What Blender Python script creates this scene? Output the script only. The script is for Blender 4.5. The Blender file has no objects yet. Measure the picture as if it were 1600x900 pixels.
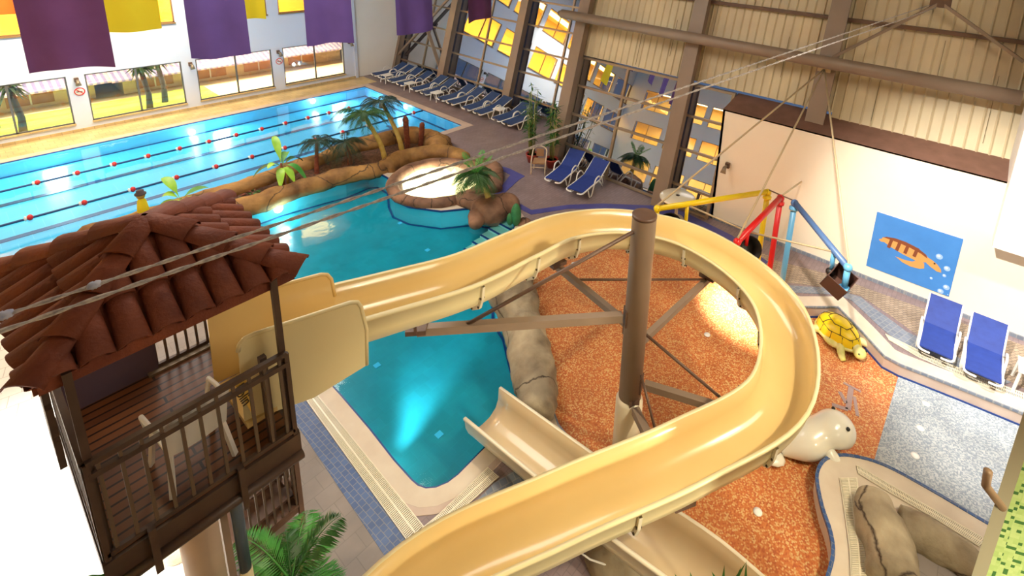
import bpy, bmesh, math, random
from mathutils import Vector, Matrix, noise
R = math.radians
sc = bpy.context.scene
COL = sc.collection
random.seed(7)

# ------------------------------------------------------------------ camera (calibrated on the photograph's vanishing points)
W_, H_ = 1600, 900
F = 815.5073
PX, PY = 926.1599, 101.1263
HC = 8.4
M = Matrix(((0.61084302, -0.16804852, 0.77371215), (-0.79022204, -0.19011618, 0.58258472), (0.0491927, -0.96727221, -0.24892679)))
cam = bpy.data.cameras.new('camera')
camo = bpy.data.objects.new('camera', cam)
COL.objects.link(camo)
r_, d_, f_ = (M @ Vector(v) for v in ((1, 0, 0), (0, 1, 0), (0, 0, 1)))
camo.matrix_world = Matrix(((r_.x, -d_.x, -f_.x, 0), (r_.y, -d_.y, -f_.y, 0), (r_.z, -d_.z, -f_.z, HC), (0, 0, 0, 1)))
cam.sensor_width = 36
cam.lens = F * 36 / W_
cam.shift_x = (W_ / 2 - PX) / W_
cam.shift_y = (PY - H_ / 2) / W_
cam.clip_end = 300
sc.camera = camo

def ray(u, v): return M @ Vector((u - PX, v - PY, F))
def G(u, v, z=0.0):                       # point of the place at height z seen at pixel (u, v)
    r = ray(u, v); t = (z - HC) / r.z
    return Vector((r.x * t, r.y * t, z))
def WX(u, v, x):
    r = ray(u, v); t = x / r.x; return Vector((x, r.y * t, HC + r.z * t))
def WY(u, v, y):
    r = ray(u, v); t = y / r.y; return Vector((r.x * t, y, HC + r.z * t))
def LEAN(u, v, c, k=.27):                 # on the leaning wall x = c + k z
    r = ray(u, v); t = (c + k * HC) / (r.x - k * r.z)
    return Vector((r.x * t, r.y * t, HC + r.z * t))

# ------------------------------------------------------------------ view, world, lights
sc.view_settings.view_transform = 'Standard'
sc.view_settings.look = 'None'
sc.view_settings.gamma = 1
sc.view_settings.use_curve_mapping = False
sc.view_settings.exposure = 0.25
wd = bpy.data.worlds.new('world'); sc.world = wd; wd.use_nodes = True
bg = wd.node_tree.nodes['Background']
bg.inputs[0].default_value = (.18, .28, .5, 1); bg.inputs[1].default_value = .35

def area(name, loc, target, size, power, color, sy=None, spread=180):
    l = bpy.data.lights.new(name, 'AREA'); l.energy = power; l.color = color
    l.size = size
    if sy: l.shape = 'RECTANGLE'; l.size_y = sy
    l.spread = R(spread)
    o = bpy.data.objects.new(name, l); COL.objects.link(o); o.location = loc
    o.rotation_euler = (Vector(target) - Vector(loc)).to_track_quat('-Z', 'Y').to_euler()
    return o
def spot(name, loc, target, power, color, angle, blend=.6, rad=.15):
    l = bpy.data.lights.new(name, 'SPOT'); l.energy = power; l.color = color
    l.spot_size = R(angle); l.spot_blend = blend; l.shadow_soft_size = rad
    o = bpy.data.objects.new(name, l); COL.objects.link(o); o.location = loc
    o.rotation_euler = (Vector(target) - Vector(loc)).to_track_quat('-Z', 'Y').to_euler()
    return o
def point(name, loc, power, color, rad=.1):
    l = bpy.data.lights.new(name, 'POINT'); l.energy = power; l.color = color; l.shadow_soft_size = rad
    o = bpy.data.objects.new(name, l); COL.objects.link(o); o.location = loc
    return o
WARM = (1, .80, .52); AMB = (1, .70, .28); WHT = (1, .93, .82)
area('ceiling_panel_pool', (5, 19, 10.6), (5, 19, 0), 7, 1100, (1, .93, .84), 5)
area('ceiling_panel_middle', (5, 10, 10.6), (5, 9, 0), 6, 600, (1, .9, .78), 5)
area('ceiling_panel_front', (7, -3, 10.6), (8, 2, 0), 5, 520, (1, .86, .66), 4)
spot('floodlight_kids_floor', (13.3, 9, 8.8), G(1168, 484, -.3), 70000, (1, .88, .66), 13, 1)
spot('slide_wall_fill', (2.2, -6.5, 5.2), (4.8, 1.6, 2), 2600, (1, .88, .62), 50, 1, .3)  # added fill without a fitting, brightens the slide's near outer wall
spot('floodlight_white_wall', (4.5, 1.5, 9.9), (13.8, -1.0, .8), 9000, (1, .93, .82), 44, .9)
spot('floodlight_splash_floor', (9.5, -5, 9.6), (11.8, -3.4, 0), 3600, (1, .97, .92), 50, .8)
spot('floodlight_left_floor', (-3.5, 6.5, 9.8), (-1.2, 8.6, 0), 12000, (1, .98, .95), 40, .7)
spot('floodlight_slide', (5, -3.5, 9.8), (5.8, 2.2, 2), 2200, (1, .83, .55), 60, .9)
area('wall_wash', (2, 22.6, 7.6), (0, 26.6, 1.2), 11, 700, (1, .84, .52), 1.0, 120)
point('tower_lamp', (.9, 6.1, 4.9), 12, (1, .72, .42), .08)

# ------------------------------------------------------------------ materials
def mat(name, col, rough=.5, metal=0, spec=.5, emit=None, es=0, c2=None, nscale=3, ndet=3, bump=0, bscale=20, coat=0, lo=.3, hi=.7, trans=0, alpha=1):
    m = bpy.data.materials.new(name); m.use_nodes = True
    nt = m.node_tree; b = nt.nodes['Principled BSDF']
    b.inputs['Base Color'].default_value = (*col, 1); b.inputs['Roughness'].default_value = rough
    b.inputs['Metallic'].default_value = metal; b.inputs['Specular IOR Level'].default_value = spec
    b.inputs['Coat Weight'].default_value = coat; b.inputs['Transmission Weight'].default_value = trans
    if emit: b.inputs['Emission Color'].default_value = (*emit, 1); b.inputs['Emission Strength'].default_value = es
    tc = nt.nodes.new('ShaderNodeTexCoord')
    if c2:
        n = nt.nodes.new('ShaderNodeTexNoise'); n.inputs['Scale'].default_value = nscale; n.inputs['Detail'].default_value = ndet
        nt.links.new(tc.outputs['Object'], n.inputs['Vector'])
        r = nt.nodes.new('ShaderNodeValToRGB'); r.color_ramp.elements[0].position = lo; r.color_ramp.elements[1].position = hi
        r.color_ramp.elements[0].color = (*col, 1); r.color_ramp.elements[1].color = (*c2, 1)
        nt.links.new(n.outputs['Fac'], r.inputs['Fac']); nt.links.new(r.outputs[0], b.inputs['Base Color'])
    if bump:
        n2 = nt.nodes.new('ShaderNodeTexNoise'); n2.inputs['Scale'].default_value = bscale; n2.inputs['Detail'].default_value = 4
        nt.links.new(tc.outputs['Object'], n2.inputs['Vector'])
        bp = nt.nodes.new('ShaderNodeBump'); bp.inputs['Strength'].default_value = bump; bp.inputs['Distance'].default_value = .05
        nt.links.new(n2.outputs['Fac'], bp.inputs['Height']); nt.links.new(bp.outputs[0], b.inputs['Normal'])
    return m
def brick(name, c1, c2, mortar, w, h, rot=0, msize=.02, rough=.5, axis='XY', offset=.5, noise_amt=0, scale=1):
    m = mat(name, c1, rough); nt = m.node_tree; b = nt.nodes['Principled BSDF']
    tc = nt.nodes.new('ShaderNodeTexCoord'); mp = nt.nodes.new('ShaderNodeMapping')
    nt.links.new(tc.outputs['Object'], mp.inputs['Vector'])
    if axis == 'YZ': mp.inputs['Rotation'].default_value = (0, R(90), 0)
    elif axis == 'XZ': mp.inputs['Rotation'].default_value = (R(90), 0, 0)
    else: mp.inputs['Rotation'].default_value = (0, 0, R(rot))
    t = nt.nodes.new('ShaderNodeTexBrick'); t.offset = offset
    t.inputs['Color1'].default_value = (*c1, 1); t.inputs['Color2'].default_value = (*c2, 1); t.inputs['Mortar'].default_value = (*mortar, 1)
    t.inputs['Scale'].default_value = scale; t.inputs['Brick Width'].default_value = w; t.inputs['Row Height'].default_value = h
    t.inputs['Mortar Size'].default_value = msize
    nt.links.new(mp.outputs[0], t.inputs['Vector'])
    out = t.outputs['Color']
    if noise_amt:
        n = nt.nodes.new('ShaderNodeTexNoise'); n.inputs['Scale'].default_value = 1.2; n.inputs['Detail'].default_value = 5
        nt.links.new(tc.outputs['Object'], n.inputs['Vector'])
        mx = nt.nodes.new('ShaderNodeMixRGB'); mx.blend_type = 'OVERLAY'; mx.inputs[0].default_value = noise_amt
        nt.links.new(out, mx.inputs[1]); nt.links.new(n.outputs['Fac'], mx.inputs[2]); out = mx.outputs[0]
    nt.links.new(out, b.inputs['Base Color'])
    return m
def mosaic(name, cols, scale=30, rough=.35, grout=None):   # little tiles each with its own colour
    m = mat(name, cols[0], rough); nt = m.node_tree; b = nt.nodes['Principled BSDF']
    tc = nt.nodes.new('ShaderNodeTexCoord')
    sn = nt.nodes.new('ShaderNodeVectorMath'); sn.operation = 'SCALE'; sn.inputs['Scale'].default_value = scale
    fl = nt.nodes.new('ShaderNodeVectorMath'); fl.operation = 'FLOOR'
    wn = nt.nodes.new('ShaderNodeTexWhiteNoise')
    rp = nt.nodes.new('ShaderNodeValToRGB'); rp.color_ramp.interpolation = 'CONSTANT'
    while len(rp.color_ramp.elements) < len(cols): rp.color_ramp.elements.new(.5)
    for i, c in enumerate(cols):
        rp.color_ramp.elements[i].position = i / len(cols); rp.color_ramp.elements[i].color = (*c, 1)
    nt.links.new(tc.outputs['Object'], sn.inputs[0]); nt.links.new(sn.outputs[0], fl.inputs[0]); nt.links.new(fl.outputs[0], wn.inputs['Vector'])
    nt.links.new(wn.outputs['Value'], rp.inputs[0])
    n = nt.nodes.new('ShaderNodeTexNoise'); n.inputs['Scale'].default_value = .9; n.inputs['Detail'].default_value = 6
    nt.links.new(tc.outputs['Object'], n.inputs['Vector'])
    mx = nt.nodes.new('ShaderNodeMixRGB'); mx.blend_type = 'OVERLAY'; mx.inputs[0].default_value = .5
    nt.links.new(rp.outputs[0], mx.inputs[1]); nt.links.new(n.outputs['Fac'], mx.inputs[2])
    nt.links.new(mx.outputs[0], b.inputs['Base Color'])
    return m
def rockmat(name, c1, c2, crack=(.03, .015, .008)):
    m = mat(name, c1, .75, c2=c2, nscale=1.7, ndet=14, bump=1.0, bscale=4, lo=.30, hi=.72); nt = m.node_tree; b = nt.nodes['Principled BSDF']
    src = b.inputs['Base Color'].links[0].from_socket
    tc = nt.nodes.new('ShaderNodeTexCoord'); n = nt.nodes.new('ShaderNodeTexNoise'); n.inputs['Scale'].default_value = 1.5; n.inputs['Detail'].default_value = 5
    nt.links.new(tc.outputs['Object'], n.inputs['Vector'])
    mv = nt.nodes.new('ShaderNodeMixRGB'); mv.inputs[0].default_value = .35
    nt.links.new(tc.outputs['Object'], mv.inputs[1]); nt.links.new(n.outputs['Color'], mv.inputs[2])
    v = nt.nodes.new('ShaderNodeTexVoronoi'); v.feature = 'DISTANCE_TO_EDGE'; v.inputs['Scale'].default_value = .75
    nt.links.new(mv.outputs[0], v.inputs['Vector'])
    r = nt.nodes.new('ShaderNodeValToRGB'); r.color_ramp.elements[0].position = .000; r.color_ramp.elements[1].position = .012
    nt.links.new(v.outputs['Distance'], r.inputs[0])
    mx = nt.nodes.new('ShaderNodeMixRGB'); mx.inputs[1].default_value = (*crack, 1)
    nt.links.new(r.outputs[0], mx.inputs[0]); nt.links.new(src, mx.inputs[2]); nt.links.new(mx.outputs[0], b.inputs['Base Color'])
    return m
def water(name, tint, gl_rough=.03, bumps=.05, refl=1.0):
    m = bpy.data.materials.new(name); m.use_nodes = True; nt = m.node_tree; nt.nodes.clear()
    o = nt.nodes.new('ShaderNodeOutputMaterial'); mx = nt.nodes.new('ShaderNodeMixShader')
    t = nt.nodes.new('ShaderNodeBsdfTransparent'); t.inputs[0].default_value = (*tint, 1)
    g = nt.nodes.new('ShaderNodeBsdfGlossy'); g.inputs['Roughness'].default_value = gl_rough
    fr = nt.nodes.new('ShaderNodeFresnel'); fr.inputs[0].default_value = 1.33
    mu = nt.nodes.new('ShaderNodeMath'); mu.operation = 'MULTIPLY'; mu.inputs[1].default_value = refl
    tc = nt.nodes.new('ShaderNodeTexCoord'); n = nt.nodes.new('ShaderNodeTexNoise'); n.inputs['Scale'].default_value = 1.6; n.inputs['Detail'].default_value = 2
    bp = nt.nodes.new('ShaderNodeBump'); bp.inputs['Strength'].default_value = bumps; bp.inputs['Distance'].default_value = .05
    L = nt.links.new
    L(tc.outputs['Object'], n.inputs['Vector']); L(n.outputs['Fac'], bp.inputs['Height']); L(bp.outputs[0], g.inputs['Normal']); L(bp.outputs[0], fr.inputs['Normal'])
    L(fr.outputs[0], mu.inputs[0]); L(mu.outputs[0], mx.inputs[0]); L(t.outputs[0], mx.inputs[1]); L(g.outputs[0], mx.inputs[2]); L(mx.outputs[0], o.inputs[0])
    return m
def glass(name, tint, gloss, gcol=(1, 1, 1), rough=.0):
    m = bpy.data.materials.new(name); m.use_nodes = True; nt = m.node_tree; nt.nodes.clear()
    o = nt.nodes.new('ShaderNodeOutputMaterial'); mx = nt.nodes.new('ShaderNodeMixShader'); mx.inputs[0].default_value = gloss
    t = nt.nodes.new('ShaderNodeBsdfTransparent'); t.inputs[0].default_value = (*tint, 1)
    g = nt.nodes.new('ShaderNodeBsdfGlossy'); g.inputs['Roughness'].default_value = rough; g.inputs['Color'].default_value = (*gcol, 1)
    nt.links.new(t.outputs[0], mx.inputs[1]); nt.links.new(g.outputs[0], mx.inputs[2]); nt.links.new(mx.outputs[0], o.inputs[0])
    return m

MT = dict(
    deck=brick('deck_paver', (.215, .160, .168), (.25, .188, .196), (.18, .138, .145), .2, .1, 0, .006, .45, noise_amt=.35),
    deckgrey=brick('grey_paver', (.22, .19, .175), (.25, .215, .195), (.19, .165, .15), .3, .3, 0, .006, .55, noise_amt=.5),
    deckbeige=brick('beige_brick_paver', (.30, .23, .17), (.40, .31, .23), (.13, .10, .08), .13, .065, 38, .005, .6, noise_amt=.5),
    deckyellow=brick('yellow_lit_paver', (.50, .36, .17), (.58, .43, .22), (.36, .26, .14), .3, .3, 0, .008, .4, noise_amt=.5),  # yellow of the light along the left wall is put into this colour
    deckwhite=brick('glare_pale_tile', (.80, .77, .70), (.86, .82, .75), (.52, .50, .44), .3, .3, 12, .006, .5),  # pale tile, whitened to stand in for the floodlit glare
    blueband=brick('blue_band_tile', (.025, .07, .21), (.045, .10, .26), (.15, .17, .22), .11, .085, 88, .005, .4, noise_amt=.4),
    violetband=mat('violet_blue_band', (.06, .06, .25), .45, c2=(.085, .085, .31), nscale=2),
    greyband=brick('slate_band_tile', (.15, .18, .24), (.20, .23, .29), (.28, .29, .30), .12, .12, 20, .008, .45),
    coping=mat('cream_coping', (.56, .47, .37), .5, c2=(.64, .56, .45), nscale=2.5, ndet=6),
    copingpink=mat('pale_pink_coping', (.47, .36, .30), .5, c2=(.56, .45, .38), nscale=2.5, ndet=6),
    lapfloor=brick('lap_pool_tile', (.10, .58, .88), (.12, .62, .92), (.25, .70, .94), .6, .6, 0, .006, .3),
    leisfloor=brick('leisure_pool_tile', (.018, .30, .36), (.02, .33, .41), (.025, .34, .41), .25, .25, 0, .004, .3, noise_amt=.35),
    leiswall=mat('leisure_pool_wall_tile', (.10, .55, .62), .3),
    navy=mat('navy_tile', (.008, .04, .20), .3),
    orange=mosaic('orange_mosaic', [(.50, .15, .045), (.54, .19, .06), (.42, .11, .04), (.58, .29, .11), (.50, .16, .05), (.62, .40, .18)], 45),
    bluegrey=mosaic('bluegrey_mosaic', [(.24, .28, .33), (.30, .34, .38), (.36, .40, .43), (.21, .25, .30), (.42, .45, .47)], 45),
    green=mosaic('green_mosaic', [(.40, .58, .20), (.44, .62, .23), (.50, .67, .27), (.46, .64, .24), (.42, .60, .21), (.48, .65, .26), (.06, .18, .05)], 38),
    white=mat('white_wall_paint', (.80, .78, .74), .6, c2=(.84, .82, .79), nscale=.6),
    creamwall=mat('cream_wall_paint', (.82, .74, .60), .6, c2=(.86, .79, .66), nscale=.5),
    leftwall=mat('pale_wall_paint', (.62, .68, .84), .55),
    ledge=mat('dusty_brown_ledge', (.15, .075, .05), .8, c2=(.20, .10, .07), nscale=3),
    steel=mat('brown_grey_steel_paint', (.23, .165, .12), .45, c2=(.27, .20, .15), nscale=1.5),
    steeldark=mat('dark_brown_steel', (.10, .055, .04), .45, c2=(.14, .08, .055), nscale=4),
    alu=mat('aluminium_profile', (.28, .22, .16), .35, .5),
    slide=mat('slide_fibreglass', (.76, .55, .23), .2, spec=.6, c2=(.80, .60, .27), nscale=.8, coat=.35),
    slideout=mat('slide_outer_shell', (.78, .68, .38), .35, c2=(.82, .73, .44), nscale=.8, coat=.15),
    pale=mat('pale_cream_fibreglass', (.76, .70, .54), .3, coat=.2),
    wplastic=mat('white_plastic', (.80, .79, .76), .35),
    navycloth=mat('royal_blue_sling', (.012, .035, .22), .7, c2=(.016, .045, .27), nscale=6),
    slatecloth=mat('dusk_blue_sling', (.015, .045, .14), .7, c2=(.025, .06, .19), nscale=6),
    tileroof=mat('terracotta_roof_tile', (.11, .020, .008), .7, c2=(.21, .048, .016), nscale=3.5, ndet=6, bump=.25, bscale=30),
    wood=mat('dark_wood_plank', (.16, .055, .02), .4),
    red=mat('red_paint', (.68, .012, .012), .35), yellow=mat('yellow_paint', (.85, .62, .01), .35),
    lblue=mat('sky_blue_paint', (.12, .38, .62), .35), dblue=mat('slate_blue_paint', (.07, .14, .30), .4),
    black=mat('black_rubber', (.008, .006, .005), .5), choc=mat('chocolate_brown_shell', (.045, .018, .010), .4),
    rope=mat('twisted_rope', (.30, .27, .27), .8, c2=(.58, .53, .50), nscale=30), ropeblue=mat('blue_grey_rope', (.28, .32, .48), .8, c2=(.50, .52, .62), nscale=30),
    stay=mat('cream_stay_rod', (.52, .40, .24), .5),
    rock=rockmat('golden_rockwork', (.12, .05, .012), (.42, .22, .06)), rockb=rockmat('brown_rockwork', (.08, .035, .02), (.32, .17, .10)),
    rockg=rockmat('grey_olive_rockwork', (.12, .085, .05), (.44, .37, .25)),
    soil=mat('leaf_litter', (.035, .018, .01), .9, c2=(.16, .07, .04), nscale=14, ndet=6, bump=.6),
    palm=mat('palm_leaf', (.015, .07, .012), .45, c2=(.035, .13, .02), nscale=3), palmb=mat('bright_palm_leaf', (.04, .22, .035), .4, c2=(.10, .38, .07), nscale=3),
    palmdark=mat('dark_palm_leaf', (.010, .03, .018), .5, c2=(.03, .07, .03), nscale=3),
    lime=mat('lime_leaf', (.22, .50, .03), .4, c2=(.36, .62, .06), nscale=4),
    trunk=mat('yellow_palm_trunk', (.42, .28, .05), .7, c2=(.52, .38, .10), nscale=6), trunkred=mat('fibrous_red_trunk', (.13, .03, .015), .9, c2=(.26, .07, .03), nscale=12, bump=.5),
    terracotta=mat('red_pot', (.32, .035, .02), .5), cane=mat('bamboo_cane', (.16, .22, .05), .5, c2=(.28, .30, .08), nscale=8),
    purple=mat('purple_cloth', (.085, .045, .21), .8, c2=(.10, .055, .25), nscale=2), plum=mat('plum_cloth', (.11, .030, .125), .8, c2=(.13, .04, .15), nscale=2),
    yellowcloth=mat('yellow_cloth', (.86, .72, .02), .8), orangecloth=mat('orange_cloth', (.85, .14, .01), .8),
    frame=mat('brown_window_frame', (.25, .15, .07), .5), framew=mat('dark_window_mullion', (.12, .12, .13), .4),
    lamp=mat('lamp_glass', (1, 1, 1), .3, emit=(1, .95, .85), es=9), lampw=mat('pool_lamp_lens', (1, 1, 1), .3, emit=(1, .98, .9), es=14),
    lawn=mat('lawn', (.20, .36, .03), .9, c2=(.36, .50, .06), nscale=3), plaster=mat('warm_plaster', (.75, .58, .36), .8, c2=(.85, .70, .45), nscale=1.5),
    brickred=mat('far_brick', (.42, .20, .10), .8, c2=(.52, .28, .15), nscale=3), bark=mat('bark', (.08, .06, .06), .9),
    pillar=mat('beige_pillar_paint', (.44, .33, .25), .5, c2=(.50, .39, .30), nscale=2), pipe=mat('slate_pipe', (.06, .09, .13), .35), cream=mat('cream_paint', (.70, .62, .38), .5),
    turtley=mat('yellow_shell_paint', (.90, .66, .01), .35), turtleg=mat('yellow_green_skin', (.60, .62, .10), .4, c2=(.82, .76, .40), nscale=5), seam=mat('dark_line_paint', (.05, .03, .01), .5),
    seal=mat('glossy_white_animal_skin', (.66, .66, .60), .2, c2=(.72, .68, .56), nscale=2, coat=.5), eye=mat('dark_eye', (.01, .01, .01), .2),
    poster=mat('poster_blue', (.045, .20, .56), .5, c2=(.055, .23, .62), nscale=2), tbrown=mat('poster_turtle_brown', (.20, .055, .02), .5), ttan=mat('poster_turtle_tan', (.62, .30, .09), .5), bubble=mat('poster_bubble', (.30, .48, .78), .5), bubblew=mat('poster_highlight', (.60, .75, .95), .5),
    wicker=mat('cream_chair_frame', (.62, .50, .36), .5), wickerseat=mat('tan_woven_seat', (.36, .20, .10), .7),
    floatred=mat('red_float', (.60, .02, .02), .4), cable=mat('blue_black_lane_rope', (.01, .05, .16), .5),
    cactus=mat('cactus_green', (.015, .12, .04), .5, c2=(.03, .2, .06), nscale=6), skyroom=mat('gallery_wall', (.85, .62, .22), .7),
    bottombowl=mat('white_bowl_tile', (.66, .66, .44), .3), grate=None, pergola=None, ceil=mat('ceiling_board', (.30, .27, .24), .8), seambar=mat('dark_seam', (.12, .09, .04), .7),
    wlap=water('lap_pool_water', (.74, .95, 1.0), .02, .05, 1.6), wleis=water('leisure_pool_water', (.60, .93, .98), .05, .10, 1.3), wjac=water('plunge_water', (.97, .98, .88), .03, .10, 1.2),
    gwin=glass('clear_window_glass', (.95, .95, .95), .06), gdark=glass('dusk_mirror_glass', (.35, .42, .48), .66, (.80, .84, .92)),
)
def stripes(name, c1, c2, scale, axis=0, duty=.5, rough=.5, rot=0):
    m = mat(name, c1, rough); nt = m.node_tree; b = nt.nodes['Principled BSDF']; L = nt.links.new
    tc = nt.nodes.new('ShaderNodeTexCoord'); mp = nt.nodes.new('ShaderNodeMapping'); mp.inputs['Rotation'].default_value = (0, 0, R(rot)); mp.inputs['Scale'].default_value = (scale, scale, scale)
    sp = nt.nodes.new('ShaderNodeSeparateXYZ'); fr = nt.nodes.new('ShaderNodeMath'); fr.operation = 'FRACT'; gt = nt.nodes.new('ShaderNodeMath'); gt.operation = 'GREATER_THAN'; gt.inputs[1].default_value = duty
    mx = nt.nodes.new('ShaderNodeMixRGB'); mx.inputs[1].default_value = (*c1, 1); mx.inputs[2].default_value = (*c2, 1)
    L(tc.outputs['Object'], mp.inputs[0]); L(mp.outputs[0], sp.inputs[0]); L(sp.outputs[axis], fr.inputs[0]); L(fr.outputs[0], gt.inputs[0]); L(gt.outputs[0], mx.inputs[0]); L(mx.outputs[0], b.inputs['Base Color'])
    return m
MT['pergola'] = stripes('striped_pergola_roof', (.10, .09, .20), (.26, .20, .24), 4, 0)
MT['wood'] = brick('plank_floor', (.10, .034, .012), (.17, .062, .02), (.015, .006, .003), 3, .11, 0, .012, .35, noise_amt=.6)

# ------------------------------------------------------------------ mesh building
LOC = {}
def wloc(o): return LOC.get(o.name, Vector((0, 0, 0))) if o else Vector((0, 0, 0))
class MB:
    def __init__(s): s.v = []; s.f = []; s.sm = []
    def add(s, vs, fs, smooth=False):
        k = len(s.v); s.v += [Vector(v) for v in vs]
        for f in fs: s.f.append([i + k for i in f]); s.sm.append(smooth)
        return s
    def box(s, a, b, m=None):
        x0, y0, z0 = a; x1, y1, z1 = b
        vs = [Vector(p) for p in ((x0, y0, z0), (x1, y0, z0), (x1, y1, z0), (x0, y1, z0), (x0, y0, z1), (x1, y0, z1), (x1, y1, z1), (x0, y1, z1))]
        if m: vs = [m @ v for v in vs]
        return s.add(vs, [(3, 2, 1, 0), (4, 5, 6, 7), (0, 1, 5, 4), (1, 2, 6, 5), (2, 3, 7, 6), (3, 0, 4, 7)])
    def beam(s, p, q, w, h, up=(0, 0, 1)):
        p = Vector(p); q = Vector(q); t = (q - p).normalized(); a = t.cross(Vector(up))
        if a.length < 1e-3: a = t.cross(Vector((1, 0, 0)))
        a.normalize(); b = a.cross(t)
        vs = [c + a * (i * w / 2) + b * (j * h / 2) for c in (p, q) for i, j in ((-1, -1), (1, -1), (1, 1), (-1, 1))]
        return s.add(vs, [(0, 1, 2, 3), (7, 6, 5, 4), (1, 0, 4, 5), (2, 1, 5, 6), (3, 2, 6, 7), (0, 3, 7, 4)])
    def tube(s, pts, r, n=8, caps=True, rfun=None):
        pts = [Vector(p) for p in pts]; rings = []; N = len(pts)
        ref = None
        for i, p in enumerate(pts):
            t = (pts[min(i + 1, N - 1)] - pts[max(i - 1, 0)]).normalized()
            if ref is None:
                ref = t.cross(Vector((0, 0, 1)))
                if ref.length < .1: ref = t.cross(Vector((1, 0, 0)))
            ref = (ref - t * ref.dot(t)).normalized(); b = t.cross(ref)
            rr = r[i] if isinstance(r, (list, tuple)) else r
            ring = []
            for k in range(n):
                a = 2 * math.pi * k / n; q = rr * (rfun(i, a) if rfun else 1)
                ring.append(p + (ref * math.cos(a) + b * math.sin(a)) * q)
            rings.append(ring)
        vs = [v for g in rings for v in g]
        fs = [(i * n + k, i * n + (k + 1) % n, (i + 1) * n + (k + 1) % n, (i + 1) * n + k) for i in range(N - 1) for k in range(n)]
        if caps: fs += [tuple(range(n))[::-1], tuple((N - 1) * n + k for k in range(n))]
        return s.add(vs, fs, True)
    def lathe(s, prof, c=(0, 0, 0), n=20, smooth=True):
        c = Vector(c); vs = [c + Vector((r * math.cos(2 * math.pi * k / n), r * math.sin(2 * math.pi * k / n), z)) for r, z in prof for k in range(n)]
        N = len(prof); fs = [(i * n + k, i * n + (k + 1) % n, (i + 1) * n + (k + 1) % n, (i + 1) * n + k) for i in range(N - 1) for k in range(n)]
        fs += [tuple(range(n))[::-1], tuple((N - 1) * n + k for k in range(n))]
        return s.add(vs, fs, smooth)
    def prism(s, poly, z0, z1):
        poly = [(p[0], p[1]) for p in poly]
        A = sum(poly[i][0] * poly[(i + 1) % len(poly)][1] - poly[(i + 1) % len(poly)][0] * poly[i][1] for i in range(len(poly)))
        if A < 0: poly = poly[::-1]
        n = len(poly); vs = [(x, y, z0) for x, y in poly] + [(x, y, z1) for x, y in poly]
        return s.add(vs, [tuple(range(n))[::-1], tuple(range(n, 2 * n))] + [(i, (i + 1) % n, n + (i + 1) % n, n + i) for i in range(n)])
    def strip(s, L, Rr, thick=.012):           # flat band between two polylines of points, with thickness
        n = len(L); vs = [Vector(p) for p in L] + [Vector(p) for p in Rr]; dn = Vector((0, 0, -thick))
        vs += [v + dn for v in vs]
        fs = []
        for i in range(n - 1):
            fs += [(i, n + i, n + i + 1, i + 1), (2 * n + i, 2 * n + i + 1, 3 * n + i + 1, 3 * n + i), (i, i + 1, 2 * n + i + 1, 2 * n + i), (n + i, 3 * n + i, 3 * n + i + 1, n + i + 1)]
        fs += [(0, 2 * n, 3 * n, n), (n - 1, 2 * n - 1, 4 * n - 1, 3 * n - 1)]
        return s.add(vs, fs)
    def sphere(s, c, r, n=12, m=8, sq=(1, 1, 1), fun=None):
        c = Vector(c); vs = []; 
        for i in range(m + 1):
            th = math.pi * i / m
            for k in range(n):
                a = 2 * math.pi * k / n; d = Vector((math.sin(th) * math.cos(a) * sq[0], math.sin(th) * math.sin(a) * sq[1], math.cos(th) * sq[2]))
                vs.append(c + d * r * (fun(d) if fun else 1))
        return s.add(vs, [(i * n + k, (i + 1) * n + k, (i + 1) * n + (k + 1) % n, i * n + (k + 1) % n) for i in range(m) for k in range(n)], True)
    def build(s, name, m, parent=None, tagd=None):
        me = bpy.data.meshes.new(name); off = wloc(parent)
        me.from_pydata([v - off for v in s.v], [], s.f)
        me.polygons.foreach_set('use_smooth', s.sm)
        me.validate(); me.update()
        bm = bmesh.new(); bm.from_mesh(me); bmesh.ops.remove_doubles(bm, verts=bm.verts, dist=1e-5); bmesh.ops.recalc_face_normals(bm, faces=bm.faces); bm.to_mesh(me); bm.free()
        o = bpy.data.objects.new(name, me); COL.objects.link(o)
        me.materials.append(MT[m] if isinstance(m, str) else m)
        if parent: o.parent = parent; LOC[o.name] = off
        if tagd: tag(o, *tagd)
        return o
def tag(o, label, cat, group=None, kind=None):
    if label: o['label'] = label
    if cat: o['category'] = cat
    if group: o['group'] = group
    if kind: o['kind'] = kind
    return o
def thing(name, loc, label, cat, group=None):
    o = bpy.data.objects.new(name, None); COL.objects.link(o); o.location = loc; o.empty_display_size = .1
    LOC[o.name] = Vector(loc); return tag(o, label, cat, group)
def st(o): o['kind'] = 'structure'; return o
def copy_tree(o, parent=None):
    c = o.copy(); COL.objects.link(c); c.parent = parent
    for ch in list(o.children): copy_tree(ch, c)
    return c
def smooth_path(P, n=6, closed=False):
    P = [Vector(p) for p in P]; out = []; N = len(P)
    for i in range(N if closed else N - 1):
        if closed: a, b, c, d = P[i - 1], P[i], P[(i + 1) % N], P[(i + 2) % N]
        else: b, c = P[i], P[i + 1]; a = P[i - 1] if i else 2 * b - c; d = P[i + 2] if i + 2 < N else 2 * c - b
        for k in range(n):
            t = k / n; out.append(.5 * ((2 * b) + (c - a) * t + (2 * a - 5 * b + 4 * c - d) * t * t + (-a + 3 * b - 3 * c + d) * t ** 3))
    if not closed: out.append(P[-1])
    return out
def V2(p, z): return Vector((p[0], p[1], z))

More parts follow.
